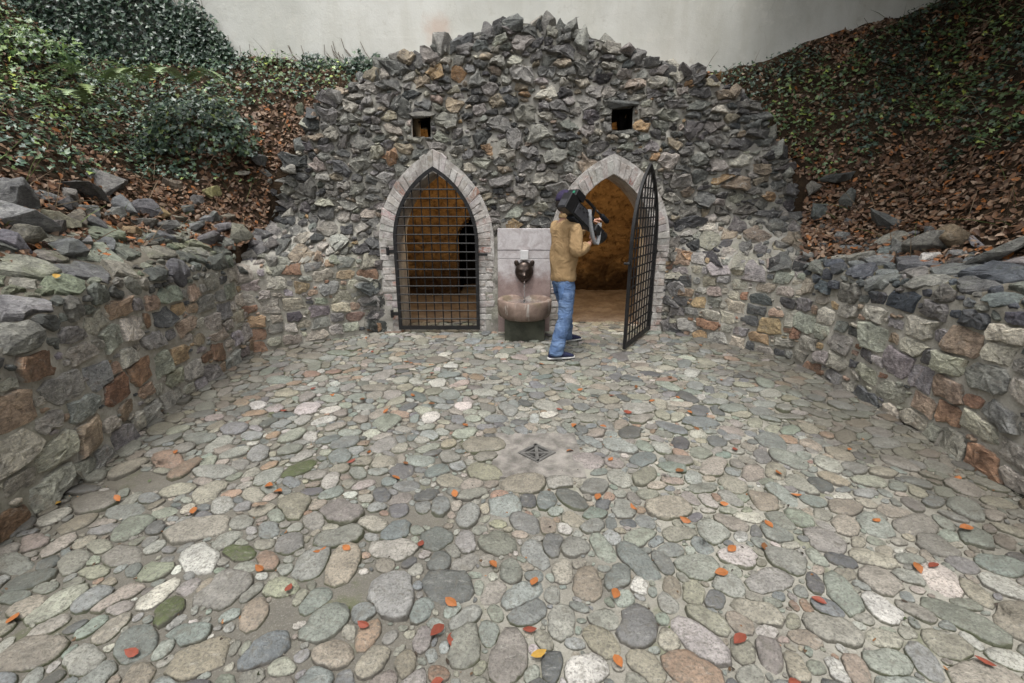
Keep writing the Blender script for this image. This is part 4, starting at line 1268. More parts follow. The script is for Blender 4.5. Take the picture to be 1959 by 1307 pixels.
# ------------------------------------------------------------------ loose rocks on the banks
LABL = ['flat grey rock lying loose on the left bank', 'tilted slate block among the loose rocks above the left wall', 'angular grey rock resting in the heap above the left wall']
ROCK_PAL = [(10, (.115, .115, .118)), (8, (.15, .15, .15)), (5, (.10, .095, .09)), (4, (.17, .155, .13)), (2, (.20, .15, .09))]
rr_ = np.random.default_rng(77)
placed = []
ROCKS = []
def hill(side, x, y): return float((hill_left if side < 0 else hill_right)(np.array([x]), np.array([y]))[0])
def rock(side, x, y, sx, sy, sz, label, group, tint=None, sink=.25, mat=None, zz=None):
    V, F = hull_rock(rr_, sx, sy, sz, int(rr_.integers(11, 16)))
    z = (hill(side, x, y) if zz is None else zz) + sz * (.5 - sink)
    t = pick(rr_, ROCK_PAL) if tint is None else np.array(tint)
    o = obj('loose_rock', V, F, mat or M_ROCK, None, np.column_stack([np.repeat(t[None], len(V), 0), np.zeros(len(V))]), False, (x, y, z))
    o.rotation_euler = (rr_.normal(0, .2), rr_.normal(0, .2) + side * .35 * -1 * -1 * (-1), rr_.uniform(0, 6.28))
    tag(o, label, 'rock', group)
    placed.append((x, y, max(sx, sy) / 2))
    ROCKS.append(dict(o=o, side=side, p=(x, y, z), size=max(sx, sy), t=t))
    return o
def on_hill(side, px, py):
    d = ray(px, py)
    for t in np.linspace(2.0, 9.0, 700):
        p = np.array([0, 0, CAM_H]) + d / d[1] * t
        ok = p[0] < edge_left(np.array([p[1]]))[0] if side < 0 else p[0] > edge_right(np.array([p[1]]))[0]
        if ok and p[2] < hill(side, p[0], p[1]): return p
    return None
named = [
 (-1, 208, 350, .55, .34, .20, 'long flat grey slab, largest of the loose rocks above the left wall', (.15, .145, .14), None),
 (-1, 40, 385, .30, .26, .24, 'steep grey rock at the left edge of the photo beside bare soil', (.13, .13, .13), None),
 (-1, 30, 425, .42, .3, .2, 'broad pale grey rock, lowest at the left edge of the bank', (.2, .2, .2), None),
 (-1, 245, 398, .3, .2, .2, 'wedge-shaped slate rock with pointed top above the mossy slabs', (.13, .135, .14), None),
 (-1, 305, 402, .2, .16, .13, 'rusty tan rock between grey slates above the left wall', (.24, .17, .09), None),
 (-1, 330, 352, .22, .16, .15, 'brownish square rock right of the long flat slab', (.17, .14, .11), None),
 (-1, 405, 362, .2, .16, .13, 'rock with pale streaks and yellow lichen on top', (.27, .25, .12), None),
 (-1, 468, 335, .2, .16, .13, 'light beige flat rock near the upper end of the left heap', (.27, .25, .21), None),
 (-1, 500, 302, .19, .15, .14, 'dark square rock highest in the left heap', (.085, .085, .085), None),
 (-1, 575, 205, .12, .1, .16, 'mossy upright stone in leaves beside the gable edge', (.11, .12, .085), None),
 (1, 1553, 362, .18, .14, .2, 'upright grey-brown rock beside the right edge of the gable', (.17, .16, .14), None),
 (1, 1566, 402, .24, .2, .17, 'dark square-faced rock below the upright one on the right bank', (.10, .11, .105), None),
 (1, 1618, 385, .16, .15, .28, 'tall leaning slate slab standing in the leaves on the right bank', (.12, .125, .115), None),
 (1, 1690, 425, .38, .26, .18, 'broad slate rock tilted towards the right wall', (.12, .125, .12), None),
 (1, 1698, 455, .26, .22, .2, 'pale streaked square block behind the right wall slabs', (.22, .21, .18), None),
 (1, 1775, 492, .17, .12, .13, 'small whitish quartz rock on top of the right wall', (.42, .40, .38), None),
 (1, 1826, 455, .3, .24, .2, 'rust-brown faced rock on the right bank under the ivy', (.16, .125, .085), None),
 (1, 1770, 470, .38, .3, .16, 'large flat grey slab behind the whitish quartz rock', (.15, .145, .13), None),
 (1, 1905, 490, .5, .34, .14, 'wide low grey rock at the right edge carrying an orange leaf', (.13, .13, .12), None),
 (1, 1590, 340, .46, .26, .12, 'flat dark slab sunk in leaves high on the right bank', (.10, .105, .10), None),
]
KEYS = dict(zip([n[6] for n in named], ['the long flat slab', 'the steep edge rock', 'the broad pale rock', 'the wedge-shaped rock', 'the rusty tan rock', 'the brownish square rock', 'the lichen-topped rock', 'the light beige rock', 'the dark square rock', 'the mossy upright stone',
  'the upright grey-brown rock', 'the dark square-faced rock', 'the tall leaning slab', 'the tilted broad slate', 'the pale streaked block', 'the whitish quartz rock', 'the rust-faced rock', 'the large flat slab', 'the wide leaf-carrying rock', 'the sunken dark slab']))
for (sd, px, py, sx, sy, sz, lb, tint, _) in named:
    p = on_hill(sd, px, py + 12)
    if p is not None:
        rock(sd, p[0], p[1], sx, sy, sz, lb, 'loose rocks above the %s wall' % ('left' if sd < 0 else 'right'), tint)
        ROCKS[-1]['key'] = KEYS[lb]
for sd, n, lab in ((-1, 60, 'angular grey rock lying in the loose heap along the left wall top'), (1, 26, 'angular grey rock lying in the soil along the right wall top')):
    k = tries = 0
    while k < n and tries < 3000:
        tries += 1
        y = rr_.uniform(2.0, 5.75)
        d = rr_.uniform(.02, .6) if sd < 0 else rr_.uniform(.02, .5)
        x = edge_left(np.array([y]))[0] - d if sd < 0 else edge_right(np.array([y]))[0] + d
        sx = rr_.uniform(.13, .34) * (1 if sd < 0 else .75); sy = sx * rr_.uniform(.6, 1); sz = sx * rr_.uniform(.4, .75)
        if any(math.hypot(x - a, y - b) < .62 * (c + sx / 2) for a, b, c in placed): continue
        rock(sd, x, y, sx, sy, sz, lab, 'loose rocks above the %s wall' % ('left' if sd < 0 else 'right'))
        k += 1

def to_px(p):
    d = np.array([p[0], p[1], p[2] - CAM_H])
    dep = d[1] * cos_p - d[2] * sin_p
    return 979.5 + FPX * d[0] / dep, 653.5 - FPX * (d[1] * sin_p + d[2] * cos_p) / dep
ORD = ['nearest', 'second', 'third', 'fourth', 'fifth', 'sixth', 'seventh', 'eighth', 'ninth', 'tenth']
def relation(dx, dy): return ('right of' if dx > 0 else 'left of') if abs(dx) > abs(dy) else ('below' if dy > 0 else 'above')
bins = {}
for R_ in ROCKS:
    if 'key' in R_: continue
    x, y = to_px(R_['p'])
    best = min((q for q in ROCKS if 'key' in q and q['side'] == R_['side']), key=lambda q: math.hypot(to_px(q['p'])[0] - x, to_px(q['p'])[1] - y))
    bx, by = to_px(best['p'])
    m = float(np.mean(R_['t']))
    tone = 'dark' if m < .10 else ('rusty' if R_['t'][0] > 1.35 * R_['t'][2] else ('pale' if m > .16 else 'grey'))
    size = 'small' if R_['size'] < .19 else ('large' if R_['size'] > .27 else 'medium')
    bins.setdefault((size, tone, relation(x - bx, y - by), best['key'], R_['side']), []).append((math.hypot(x - bx, y - by), R_))
for (size, tone, rel, key, side), lst in bins.items():
    lst.sort(key=lambda q: q[0])
    for i, (_, R_) in enumerate(lst):
        R_['o']['label'] = ('%s %s loose rock, %s%s %s' % (size, tone, '' if len(lst) == 1 else ORD[i] + ' such ', rel, key)) + (' above the left wall' if side < 0 else ' above the right wall')

# ------------------------------------------------------------------ leaves: ivy, litter
IVY = np.array([(0, -.05), (.30, -.42), (.42, -.02), (.62, .18), (.30, .34), (.0, 1.0), (-.30, .34), (-.62, .18), (-.42, -.02), (-.30, -.42)]) * .62
OVAL = np.array([(0, -.55), (.24, -.3), (.34, .05), (.22, .36), (0, .62), (-.22, .36), (-.34, .05), (-.24, -.3)])
def leaf_cloud(r, P, Nrm, size, shape, cols, cup=.25, spread=.5):
    """P (n,3) positions, Nrm (n,3) facing; one fan of triangles per leaf"""
    n, k = len(P), len(shape)
    nrm = Nrm + r.normal(0, spread, (n, 3)); nrm /= np.linalg.norm(nrm, axis=1, keepdims=True)
    ref = r.normal(0, 1, (n, 3))
    a = np.cross(nrm, ref); a /= np.linalg.norm(a, axis=1, keepdims=True)
    b = np.cross(nrm, a)
    sz = np.asarray(size)[:, None, None]
    sh = shape[None] * r.uniform(.85, 1.15, (n, 1, 2))
    cz = (np.abs(shape[:, 0]) * cup)[None, :, None] * r.normal(0, 1.4, (n, 1, 1)) + (shape[:, 1] ** 2 * cup)[None, :, None] * r.normal(0, 1, (n, 1, 1))
    V = P[:, None] + sz * (sh[..., :1] * a[:, None] + sh[..., 1:] * b[:, None] + cz * nrm[:, None])
    ctr = P[:, None] + sz * .02 * nrm[:, None]
    V = np.concatenate([V, ctr], 1).reshape(-1, 3)
    base = (np.arange(n) * (k + 1))[:, None, None]
    i = np.arange(k)
    F = (np.stack([i, (i + 1) % k, np.full(k, k)], 1)[None] + base).reshape(-1, 3)
    T = np.repeat(np.column_stack([cols, np.ones(n)])[:, None], k + 1, 1).reshape(-1, 4)
    return V, F, T
def hill_pts(r, side, n, dmax, ymin=1.6):
    Y = r.uniform(ymin, PW_Y - .02, n); d = r.uniform(0, 1, n) ** .8 * dmax
    X = edge_left(Y) - d if side < 0 else edge_right(Y) + d
    fn = hill_left if side < 0 else hill_right
    Z = fn(X, Y); e = .05
    nx_ = -(fn(X + e, Y) - fn(X - e, Y)) / (2 * e); ny_ = -(fn(X, Y + e) - fn(X, Y - e)) / (2 * e)
    Nn = np.stack([nx_, ny_, np.ones(n)], -1); Nn /= np.linalg.norm(Nn, axis=1, keepdims=True)
    return np.stack([X, Y, Z], -1), Nn, d
def cols_from(r, n, pal):
    w = np.array([p[0] for p in pal], float); k = r.choice(len(pal), n, p=w / w.sum())
    c = np.array([p[1] for p in pal])[k] * r.uniform(.7, 1.3, (n, 1))
    return np.clip(c, .005, .9)
IVY_PAL = [(14, (.034, .062, .042)), (11, (.050, .085, .052)), (8, (.075, .118, .065)), (4, (.11, .165, .06)), (1.2, (.19, .24, .07))]
DEAD_PAL = [(10, (.16, .085, .045)), (8, (.115, .06, .034)), (7, (.21, .135, .085)), (7, (.08, .047, .03)), (5, (.28, .20, .14)), (2, (.28, .105, .03))]
for side in (-1, 1):
    r = np.random.default_rng(101 + side)
    P, Nn, d = hill_pts(r, side, 60000, 4.8)
    patch = fbm(P[:, 0] * .9 + 3, P[:, 1] * .9, 111 + side)
    hgt = P[:, 2]
    lim = .53 - .30 * sstep(1.9, 3.2, hgt) if side < 0 else .51 - .20 * sstep(2.1, 3.4, hgt)
    green = (patch > lim) & (hgt > 1.85)
    keep = green & (r.random(len(P)) < .42)
    Pi = P[keep] + Nn[keep] * r.uniform(.01, .13, (keep.sum(), 1))
    V, F, T = leaf_cloud(r, Pi, Nn[keep] * .6 + np.array([0, -.25, .6]), r.uniform(.03, .085, len(Pi)), IVY, np.clip(cols_from(r, len(Pi), IVY_PAL) * np.where(fbm(Pi[:, :1] * 1.6, Pi[:, 1:2] * 1.6, 119) > .56, np.array([[1.9, 1.75, 1.15]]) * (1.25 if side < 0 else .9), 1.4 if side < 0 else 1.0), 0, .6), .25, .5)
    o = link('ivy_leaves', big_mesh('ivy_leaves', V, F, M_LEAF, T))
    tag(o, 'dark green ivy creeping over the left bank' if side < 0 else 'dark green ivy creeping over the shaded right bank', 'ivy', kind='stuff')
    keep = (r.random(len(P)) < np.where(green, .14, .62)) & (d > .01)
    Pd = P[keep] + Nn[keep] * r.uniform(.004, .05, (keep.sum(), 1))
    YS = r.uniform(1.8, 5.4, 500); DS = r.uniform(-.06, .2, 500)      # and along the back of the wall top
    XS = edge_left(YS) - DS if side < 0 else edge_right(YS) + DS
    nE = 1100                                   # leaves blown into the corner beside the gable
    YE = r.uniform(5.2, 6.5, nE); XE = (edge_left(YE) - r.random(nE) ** 1.5 * .6) if side < 0 else (edge_right(YE) + r.random(nE) ** 1.5 * .6)
    hf = hill_left if side < 0 else hill_right
    PE = np.stack([XE, YE, hf(XE, YE) + r.uniform(.005, .05, nE)], -1)
    PS = np.stack([XS, YS, hf(XS, YS) + r.uniform(.0, .05, 500)], -1)
    PE = np.concatenate([PE, PS]); nE = len(PE)
    Pd = np.concatenate([Pd, PE]); Nd = np.concatenate([Nn[keep], np.tile([[-.35 * side, -.55, .7]], (nE, 1))])
    V, F, T = leaf_cloud(r, Pd, Nd, r.uniform(.025, .07, len(Pd)), OVAL, cols_from(r, len(Pd), DEAD_PAL), .4, .38)
    o = link('leaf_litter', big_mesh('leaf_litter', V, F, M_DEAD, T))
    tag(o, 'brown and orange leaf litter on the left bank' if side < 0 else 'brown and orange leaf litter on the right bank', 'leaves', kind='stuff')
    # dry stems and grass blades
    P, Nn, d = hill_pts(r, side, 1500, 4.0)
    mb = MB()
    V, F = [], []
    for p, n_ in zip(P, Nn):
        L = r.uniform(.12, .4); a = r.normal(0, 1, 3); a[2] = abs(a[2]) * .5 + .15; a /= np.linalg.norm(a)
        q = p + a * L; s = np.cross(a, [0, 1, .3]); s = s / np.linalg.norm(s) * .0028
        m = (p + q) / 2 + np.array([0, 0, .05 * L])
        o0 = len(V)
        V += [p - s, p + s, m + s, m - s, q]
        F += [(o0, o0 + 1, o0 + 2), (o0, o0 + 2, o0 + 3), (o0 + 3, o0 + 2, o0 + 4)]
    T = np.column_stack([np.repeat(cols_from(r, len(P), [(5, (.17, .12, .07)), (4, (.10, .13, .04)), (3, (.25, .2, .13))]), 5, 0), np.ones(len(V))])
    o = link('dry_stems', big_mesh('dry_stems', np.array(V), np.array(F), M_DEAD, T))
    tag(o, 'thin dry stems and grass blades on the %s bank' % ('left' if side < 0 else 'right'), 'grass', kind='stuff')

# ivy climbing the plaster wall on the left
r = np.random.default_rng(131)
edge_px = [(300, -40), (335, 5), (395, 20), (440, 75), (465, 115), (520, 132), (600, 120), (700, 112), (745, 108)]
ew = np.array([at_y(x, y, PW_Y) for x, y in edge_px])
n = 26000
X = r.uniform(-7.5, -1.7, n)
ze = np.interp(X, ew[:, 0], ew[:, 2], left=6.2) + (fbm(X * 4, X * 0, 141) - .5) * .35
zb = np.interp(X, [-7.5, -3, -1.7], [3.45, 3.3, 3.3])
Z = zb + r.random(n) ** .9 * (np.maximum(ze + .05, zb + .05) - zb)
keepi = (r.random(n) < np.clip((ze - Z) / .3 + .18, 0, 1)) & (Z < 6.5) & (r.random(n) < np.clip((Z.max() - zb), .0, 1)) & ((X < -3.4) | (r.random(n) < .35))
P = np.stack([X, PW_Y - r.uniform(.02, .16, n) - .02, Z], -1)[keepi]
root = empty('climbing_ivy', (-5.0, PW_Y - .05, 3.5))
tag(root, 'dark ivy climbing the left side of the plaster wall', 'ivy')
V, F, T = leaf_cloud(r, P, np.tile([[.1, -.8, .45]], (len(P), 1)), r.uniform(.05, .10, len(P)), IVY, cols_from(r, len(P), IVY_PAL[:3]), .25, .35)
link('foliage', big_mesh('foliage', V - np.array(root.location), F, M_LEAF, T), root)
mb = MB()
for k in range(60):
    x = r.uniform(-5.5, -1.9); zt = float(np.interp(x, ew[:, 0], ew[:, 2])) + r.uniform(-.05, .28)
    z0 = 3.3
    mb.tube([(x + r.normal(0, .02) + 5.0 + .1 * math.sin(t * 5), .02, z0 + (zt - z0) * t - 3.5) for t in np.linspace(0, 1, 5)], .004, 4)
mb.build('stem', M_TWIG, root)

# bulging ivy bush with ferns on the left bank
def bush(px, py, rad, hgt, n, label, seed, pal):
    r = np.random.default_rng(seed)
    p = on_hill(-1 if px < 900 else 1, px, py)
    root = empty('ivy_bush', tuple(p))
    tag(root, label, 'bush')
    th = r.uniform(0, 2 * np.pi, n); ph = np.arccos(r.uniform(-.15, 1, n)); q = r.uniform(.75, 1.08, n) * (1 + 1.1 * (fbm(th * 2.2, ph * 3.2, seed) - .5))
    D = np.stack([np.sin(ph) * np.cos(th), np.sin(ph) * np.sin(th), np.cos(ph)], -1)
    P = D * q[:, None] * np.array([rad, rad * .75, hgt])
    V, F, T = leaf_cloud(r, P, D * .7 + np.array([0, -.3, .5]), r.uniform(.05, .095, n), IVY, cols_from(r, n, pal), .25, .4)
    link('foliage', big_mesh('foliage', V, F, M_LEAF, T), root)
    mb = MB()
    for k in range(16):
        a = r.uniform(0, 6.28); e = r.uniform(.3, .9)
        mb.tube([(0, 0, -.1), (rad * .4 * e * math.cos(a), rad * .3 * e * math.sin(a), hgt * .4), (rad * .8 * e * math.cos(a), rad * .6 * e * math.sin(a), hgt * .8 * (1 - .3 * e))], [.012, .008, .004], 5)
    mb.build('stem', M_TWIG, root)
    return p
pb = bush(385, 285, .62, .62, 2300, 'rounded ivy bush bulging from the left bank under the ferns', 151, IVY_PAL)
bush(60, 120, .5, .35, 700, 'light green leafy shrub at the upper left edge of the bank', 152, [(5, (.07, .13, .04)), (3, (.14, .22, .05)), (2, (.04, .08, .03))])
def fern(base, label, seed):
    r = np.random.default_rng(seed)
    root = empty('fern', tuple(base))
    tag(root, label, 'fern', 'ferns on the left bank')
    for k in range(7):
        a = r.uniform(0, 6.28); L = r.uniform(.36, .58)
        V, F = [], []
        prev = None
        n = 16
        d = np.array([math.cos(a), math.sin(a) - .25, 0]); d /= np.linalg.norm(d)
        sd = np.array([-d[1], d[0], 0])
        cs, tips = [], []
        for i in range(n + 1):
            t = i / n
            cs.append(d * L * t + np.array([0, 0, L * (1.0 * t - 1.05 * t * t)]))
        V = [tuple(c) for c in cs]
        for i in range(n):
            t = i / (n - 1)
            ln = .095 * math.sin(math.pi * min(1, .15 + t * .85)) ** .8 + .004
            for s_ in (-1, 1):
                V.append(tuple((cs[i] + cs[i + 1]) / 2 + sd * s_ * ln + d * .035 + np.array([0, 0, -.01])))
                F.append((i, i + 1, len(V) - 1) if s_ < 0 else (i + 1, i, len(V) - 1))
        col = cols_from(r, 1, [(1, (.26, .36, .16)), (1, (.33, .42, .24)), (1, (.24, .31, .12))])[0]
        obj('frond', [tuple(v) for v in V], F, M_LEAF, root, np.column_stack([np.repeat(col[None], len(V), 0), np.ones(len(V))]))
for k, (px, py, lb) in enumerate([(290, 165, 'fern left of the ivy bush top'), (360, 178, 'pale fern arching over the front of the ivy bush'), (425, 180, 'bright fern on the right shoulder of the ivy bush'), (250, 190, 'yellow-green fern low among leaves left of the ivy bush')]):
    b = pb + np.array([(px - 385) / 155., -.50, .62 if k != 3 else .42])
    fern(b, lb, 160 + k)

# unseen tree added above the frame to darken the right bank with its shade
r = np.random.default_rng(181)
tx, ty = 8.3, 5.0
tz = hill(1, tx, ty)
root = empty('shade_tree', (tx, ty, tz))
tag(root, 'dense unseen tree added to shade the right bank', 'tree')
mb = MB()
mb.tube([(0, 0, -.3), (.05, .02, 1.0), (0, .05, 2.4), (-.1, 0, 4.2)], [.28, .22, .19, .12], 12)
for k in range(9):
    a = r.uniform(0, 6.28); L = r.uniform(1.6, 3.0); z0 = r.uniform(1.6, 3.6)
    mb.tube([(0, .03, z0), (L * .5 * math.cos(a), L * .5 * math.sin(a), z0 + .7), (L * math.cos(a), L * math.sin(a), z0 + 1.0)], [.08, .05, .02], 6)
mb.build('trunk', M_TWIG, root, True)
n = 11000
D = r.normal(0, 1, (n, 3)); D /= np.linalg.norm(D, axis=1, keepdims=True)
P = D * (r.random((n, 1)) ** .33) * np.array([4.0, 3.8, 1.6]) + np.array([-1.7, -.3, 6.4 - tz])
W = P + np.array([tx, ty, tz])
P = P[(W[:, 2] > np.maximum(4.7, 1.95 + .42 * W[:, 1])) & (W[:, 2] > hill_right(W[:, 0], np.minimum(W[:, 1], 7.5)) + .6) & (W[:, 1] < PW_Y - .2)]
V, F, T = leaf_cloud(r, P, np.tile([[0, 0, 1.0]], (len(P), 1)), r.uniform(.2, .36, len(P)), OVAL, cols_from(r, len(P), [(3, (.06, .09, .03)), (2, (.14, .11, .03)), (1, (.22, .11, .03))]), .3, .5)
link('crown', big_mesh('crown', V, F, M_LEAF, T), root)

# ------------------------------------------------------------------ fallen leaves on the floor and the walls
ORANGE, RED, BROWN, YELL = (.34, .125, .04), (.22, .058, .035), (.17, .075, .03), (.40, .24, .05)
big_leaves = [
 (695, 1190, RED, 'dark red leaf on a grey-green cobble left of the bottom centre'), (862, 1146, ORANGE, 'orange leaf on the blotchy cobble above the lone red leaves'),
 (837, 1198, RED, 'small red leaf above the larger crimson one on the pink cobble'), (864, 1218, RED, 'crimson leaf on the corner of the pink cobble'),
 (1014, 1198, RED, 'deep red leaf at the end of a long grey cobble'), (1030, 1248, YELL, 'broad yellow-orange leaf on a white cobble near the bottom'),
 (1182, 1262, ORANGE, 'curled orange leaf beside the long blue-grey cobble at the bottom'), (1178, 1134, ORANGE, 'orange leaf alone on the biggest grey cobble'),
 (943, 1075, ORANGE, 'upright orange leaf beside the round grey cobble'), (1022, 1107, ORANGE, 'orange leaf in the joint left of the biggest cobble'),
 (805, 1036, RED, 'red-brown leaf tucked beside a slanting tan cobble'), (662, 1050, ORANGE, 'orange leaf on a white cobble left of centre'),
 (612, 1050, ORANGE, 'tiny orange leaf beside the orange brick-like cobble'), (496, 1085, ORANGE, 'round orange leaf in bare grit'),
 (552, 1124, RED, 'red leaf standing up on the bare grit patch'), (252, 1246, RED, 'red leaf over the pink cobbles at the lower left'),
 (24, 1180, ORANGE, 'orange leaf on a mossy cobble at the far lower left'), (108, 958, YELL, 'ochre leaf at the foot of the left wall'),
 (370, 975, ORANGE, 'orange leaf between grey cobbles at the middle left'), (224, 951, ORANGE, 'orange leaf on a brown cobble near the left wall'),
 (515, 929, ORANGE, 'left leaf of the close orange pair on a blue cobble'), (530, 938, ORANGE, 'right leaf of the close orange pair on a blue cobble'),
 (336, 866, ORANGE, 'orange leaf on dark cobbles below the left wall'), (757, 909, ORANGE, 'orange leaf on a pink cobble left of the drain'),
 (870, 945, ORANGE, 'orange leaf on a round cobble below left of the drain'), (672, 881, RED, 'red leaf on a grey cobble left of the drain slab'),
 (1090, 860, ORANGE, 'orange leaf on the drain slab right of the grate'), (1144, 945, ORANGE, 'flat orange leaf on cobbles below right of the drain'),
 (1385, 963, ORANGE, 'orange leaf on a greenish cobble right of centre'), (1213, 966, ORANGE, 'orange sliver leaf left of the greenish cobbles'),
 (1471, 1002, ORANGE, 'orange oval leaf on a slate-grey cobble'), (1312, 992, ORANGE, 'orange-red leaf beside the salmon oval cobble'),
 (1463, 1043, BROWN, 'brown leaf on the edge of a tan cobble'), (1400, 1050, ORANGE, 'small orange leaf in pale cement'),
 (1523, 943, ORANGE, 'bright orange leaf between round cobbles at the right'), (1381, 1097, ORANGE, 'orange leaf on a pointed grey cobble'),
 (1568, 1147, RED, 'dark red leaf on a small grey cobble at the right'), (1677, 992, ORANGE, 'orange-brown leaf on a pale square cobble at the right'),
 (1757, 1080, ORANGE, 'left orange leaf of the two lying on a long dark cobble'), (1787, 1079, RED, 'reddish leaf right of its orange neighbour on a long dark cobble'),
 (1848, 1010, ORANGE, 'orange-brown leaf near the right wall base'), (1886, 1266, RED, 'large red leaf in the lower right corner'),
 (1416, 1222, RED, 'thin red-orange leaf on a white streaked cobble'), (1522, 1302, RED, 'red leaf cut off by the bottom edge at the right'),
 (836, 1298, RED, 'red leaf cut off by the bottom edge left of centre'), (1832, 912, ORANGE, 'orange leaf on the cobbles under the right wall'),
]
small_leaves = [(700, 645), (712, 672), (787, 695), (778, 690), (825, 697), (826, 713), (790, 758), (693, 764), (635, 755), (599, 742), (738, 786), (826, 771), (890, 811), (543, 785), (1036, 695), (1217, 740), (1110, 746), (1070, 782), (1098, 812), (1282, 723), (1247, 767), (1200, 788), (1320, 786), (1333, 817), (1154, 817), (995, 714), (1098, 690), (960, 655), (1280, 645), (1365, 680), (1380, 727), (1310, 742), (1298, 758), (1170, 760), (705, 861), (776, 885), (1168, 878), (1406, 860), (1490, 905), (1300, 900), (1625, 860), (735, 668), (1340, 660)]
rl = np.random.default_rng(171)
def fallen(p, size, col, label, group, nrm=(0, 0, 1)):
    k = len(OVAL)
    V, F, T = leaf_cloud(rl, np.array([[0, 0, 0.0]]), np.array([nrm], float), np.array([size]), np.vstack([OVAL, ]), np.array([col]), .2, .16)
    o = obj('fallen_leaf', V.tolist(), F.tolist(), M_DEAD, None, T, False, tuple(p))
    tag(o, label, 'leaf', group)
for x, y, c, lb in big_leaves:
    p = at_z(x, y, .03); p[2] = floor_z(p[0], p[1]) + .014
    fallen(p, rl.uniform(.045, .062), np.array(c) * rl.uniform(.85, 1.15), lb, 'fallen leaves on the cobbles')
LM = [(842, 636, 'the closed gate'), (1002, 650, 'the fountain pedestal'), (1080, 690, 'the man\'s shoes'), (1200, 668, 'the tip of the open gate'), (1026, 872, 'the drain grate'), (490, 680, 'the left wall corner'), (1505, 690, 'the right wall corner'), (515, 795, 'the flat mossy cobble'), (590, 888, 'the big mossy cobble'), (1090, 860, 'the leaf on the drain slab'), (1360, 680, 'the right wing wall foot')]
bins = {}
for i, (x, y) in enumerate(small_leaves):
    lx, ly, key = min(LM, key=lambda q: math.hypot(q[0] - x, q[1] - y))
    ci = i % 4
    bins.setdefault((['orange', 'red', 'orange', 'brown'][ci], relation(x - lx, (y - ly) * 1.6), key), []).append((math.hypot(lx - x, ly - y), i, x, y))
for (cn, rel, key), lst in bins.items():
    lst.sort()
    rel = {'below': 'in front of', 'above': 'behind'}.get(rel, rel)
    for k, (_, i, x, y) in enumerate(lst):
        p = at_z(x, y, .03); p[2] = floor_z(p[0], p[1]) + .014
        fallen(p, rl.uniform(.042, .06), np.array([ORANGE, RED, ORANGE, BROWN][i % 4]) * rl.uniform(.85, 1.15), 'small %s leaf %s %s%s' % (cn, rel, key, '' if len(lst) == 1 else ', %s to it' % ORD[k]), 'small leaves on the far cobbles')
for k, (u, w, c, lb) in enumerate([(1.5, .25, ORANGE, 'orange leaf on the mossy slabs in the middle of the left wall top'), (2.2, .12, YELL, 'tan leaf on the front slab of the left wall'), (1.0, .4, ORANGE, 'orange-brown leaf high on the mossy slabs of the left wall'), (2.75, .2, ORANGE, 'orange leaf at the near end of the left wall top')]):
    p = SL(np.array([u]), HL(np.array([u])) + w, np.array([.07]))[0]
    fallen(p, .06, c, lb, 'leaves lying on the wall tops', (.3, 0, .9))
for k, (u, w, c, lb) in enumerate([(2.3, .55, ORANGE, 'large orange leaf on the right wall top near the photo edge'), (1.1, .25, ORANGE, 'orange leaf on the dark slabs of the right wall')]):
    p = SR(np.array([u]), HR(np.array([u])) + w, np.array([.09]))[0]
    fallen(p, .085 if k == 0 else .06, c, lb, 'leaves lying on the wall tops', (-.3, 0, .9))

r = np.random.default_rng(191)
n = 5200
X, Y = r.uniform(-2.9, 3.0, n), r.uniform(.9, 6.0, n)
nearw = np.minimum(np.abs(X - np.interp(Y, [1, 2.66, 5.1], [-2.5, -2.62, -2.9])), np.abs(X - 2.97))
ok = in_poly(X, Y, FLOOR_POLY) & (r.random(n) < .22 + .75 * np.exp(-nearw / .22))
X, Y = X[ok], Y[ok]
Z = bed_z(X, Y) + .012
V, F, T = leaf_cloud(r, np.stack([X, Y, Z], -1), np.tile([[0, 0, 1.0]], (len(X), 1)), r.uniform(.006, .02, len(X)), OVAL, cols_from(r, len(X), [(6, (.05, .038, .028)), (4, (.11, .07, .04)), (2, (.24, .11, .04)), (3, (.32, .29, .24)), (2, (.07, .09, .035))]), .4, .4)
tag(link('floor_debris', big_mesh('floor_debris', V, F, M_DEAD, T)), 'seed husks, crumbs and leaf scraps lying between the cobbles', 'debris', kind='stuff')

# ------------------------------------------------------------------ the cameraman
FWD, RGT = Vector((.80, .60, 0)), Vector((.60, -.80, 0))
PO = (.555, 5.09)
person = empty('person', (PO[0], PO[1], 0), (0, 0, math.atan2(-FWD.x, FWD.y)))
tag(person, 'person in tan shirt, faded jeans and dark cap filming with a shoulder camera', 'person')
def skin_mesh(nodes, edges, root, sub=2):
    me = bpy.data.meshes.new('tmp')
    me.from_pydata([n[0] for n in nodes], edges, [])
    o = bpy.data.objects.new('tmp', me); COL.objects.link(o)
    m = o.modifiers.new('s', 'SKIN'); m.use_smooth_shade = True; m.branch_smoothing = .6
    for i, n in enumerate(nodes):
        sv = me.skin_vertices[0].data[i]
        sv.radius = n[1] if hasattr(n[1], '__len__') else (n[1], n[1])
        sv.use_root = (i == root)
    m2 = o.modifiers.new('d', 'SUBSURF'); m2.levels = m2.render_levels = sub
    dg = bpy.context.evaluated_depsgraph_get()
    ev = o.evaluated_get(dg)
    em = ev.to_mesh()
    V = [tuple(v.co) for v in em.vertices]; F = [tuple(p.vertices) for p in em.polygons]
    ev.to_mesh_clear()
    bpy.data.objects.remove(o); bpy.data.meshes.remove(me)
    return V, F
RS, RE, RW = (.175, -.01, 1.41), (.255, -.07, 1.13), (.20, .19, 1.235)
LS, LE, LW = (-.175, .03, 1.41), (-.17, .27, 1.24), (.0, .40, 1.44)
HR_, KR, AR = (.085, -.01, .88), (.125, -.06, .49), (.165, -.235, .09)
HL_, KL, AL = (-.085, .02, .88), (-.16, .20, .49), (-.265, .33, .09)
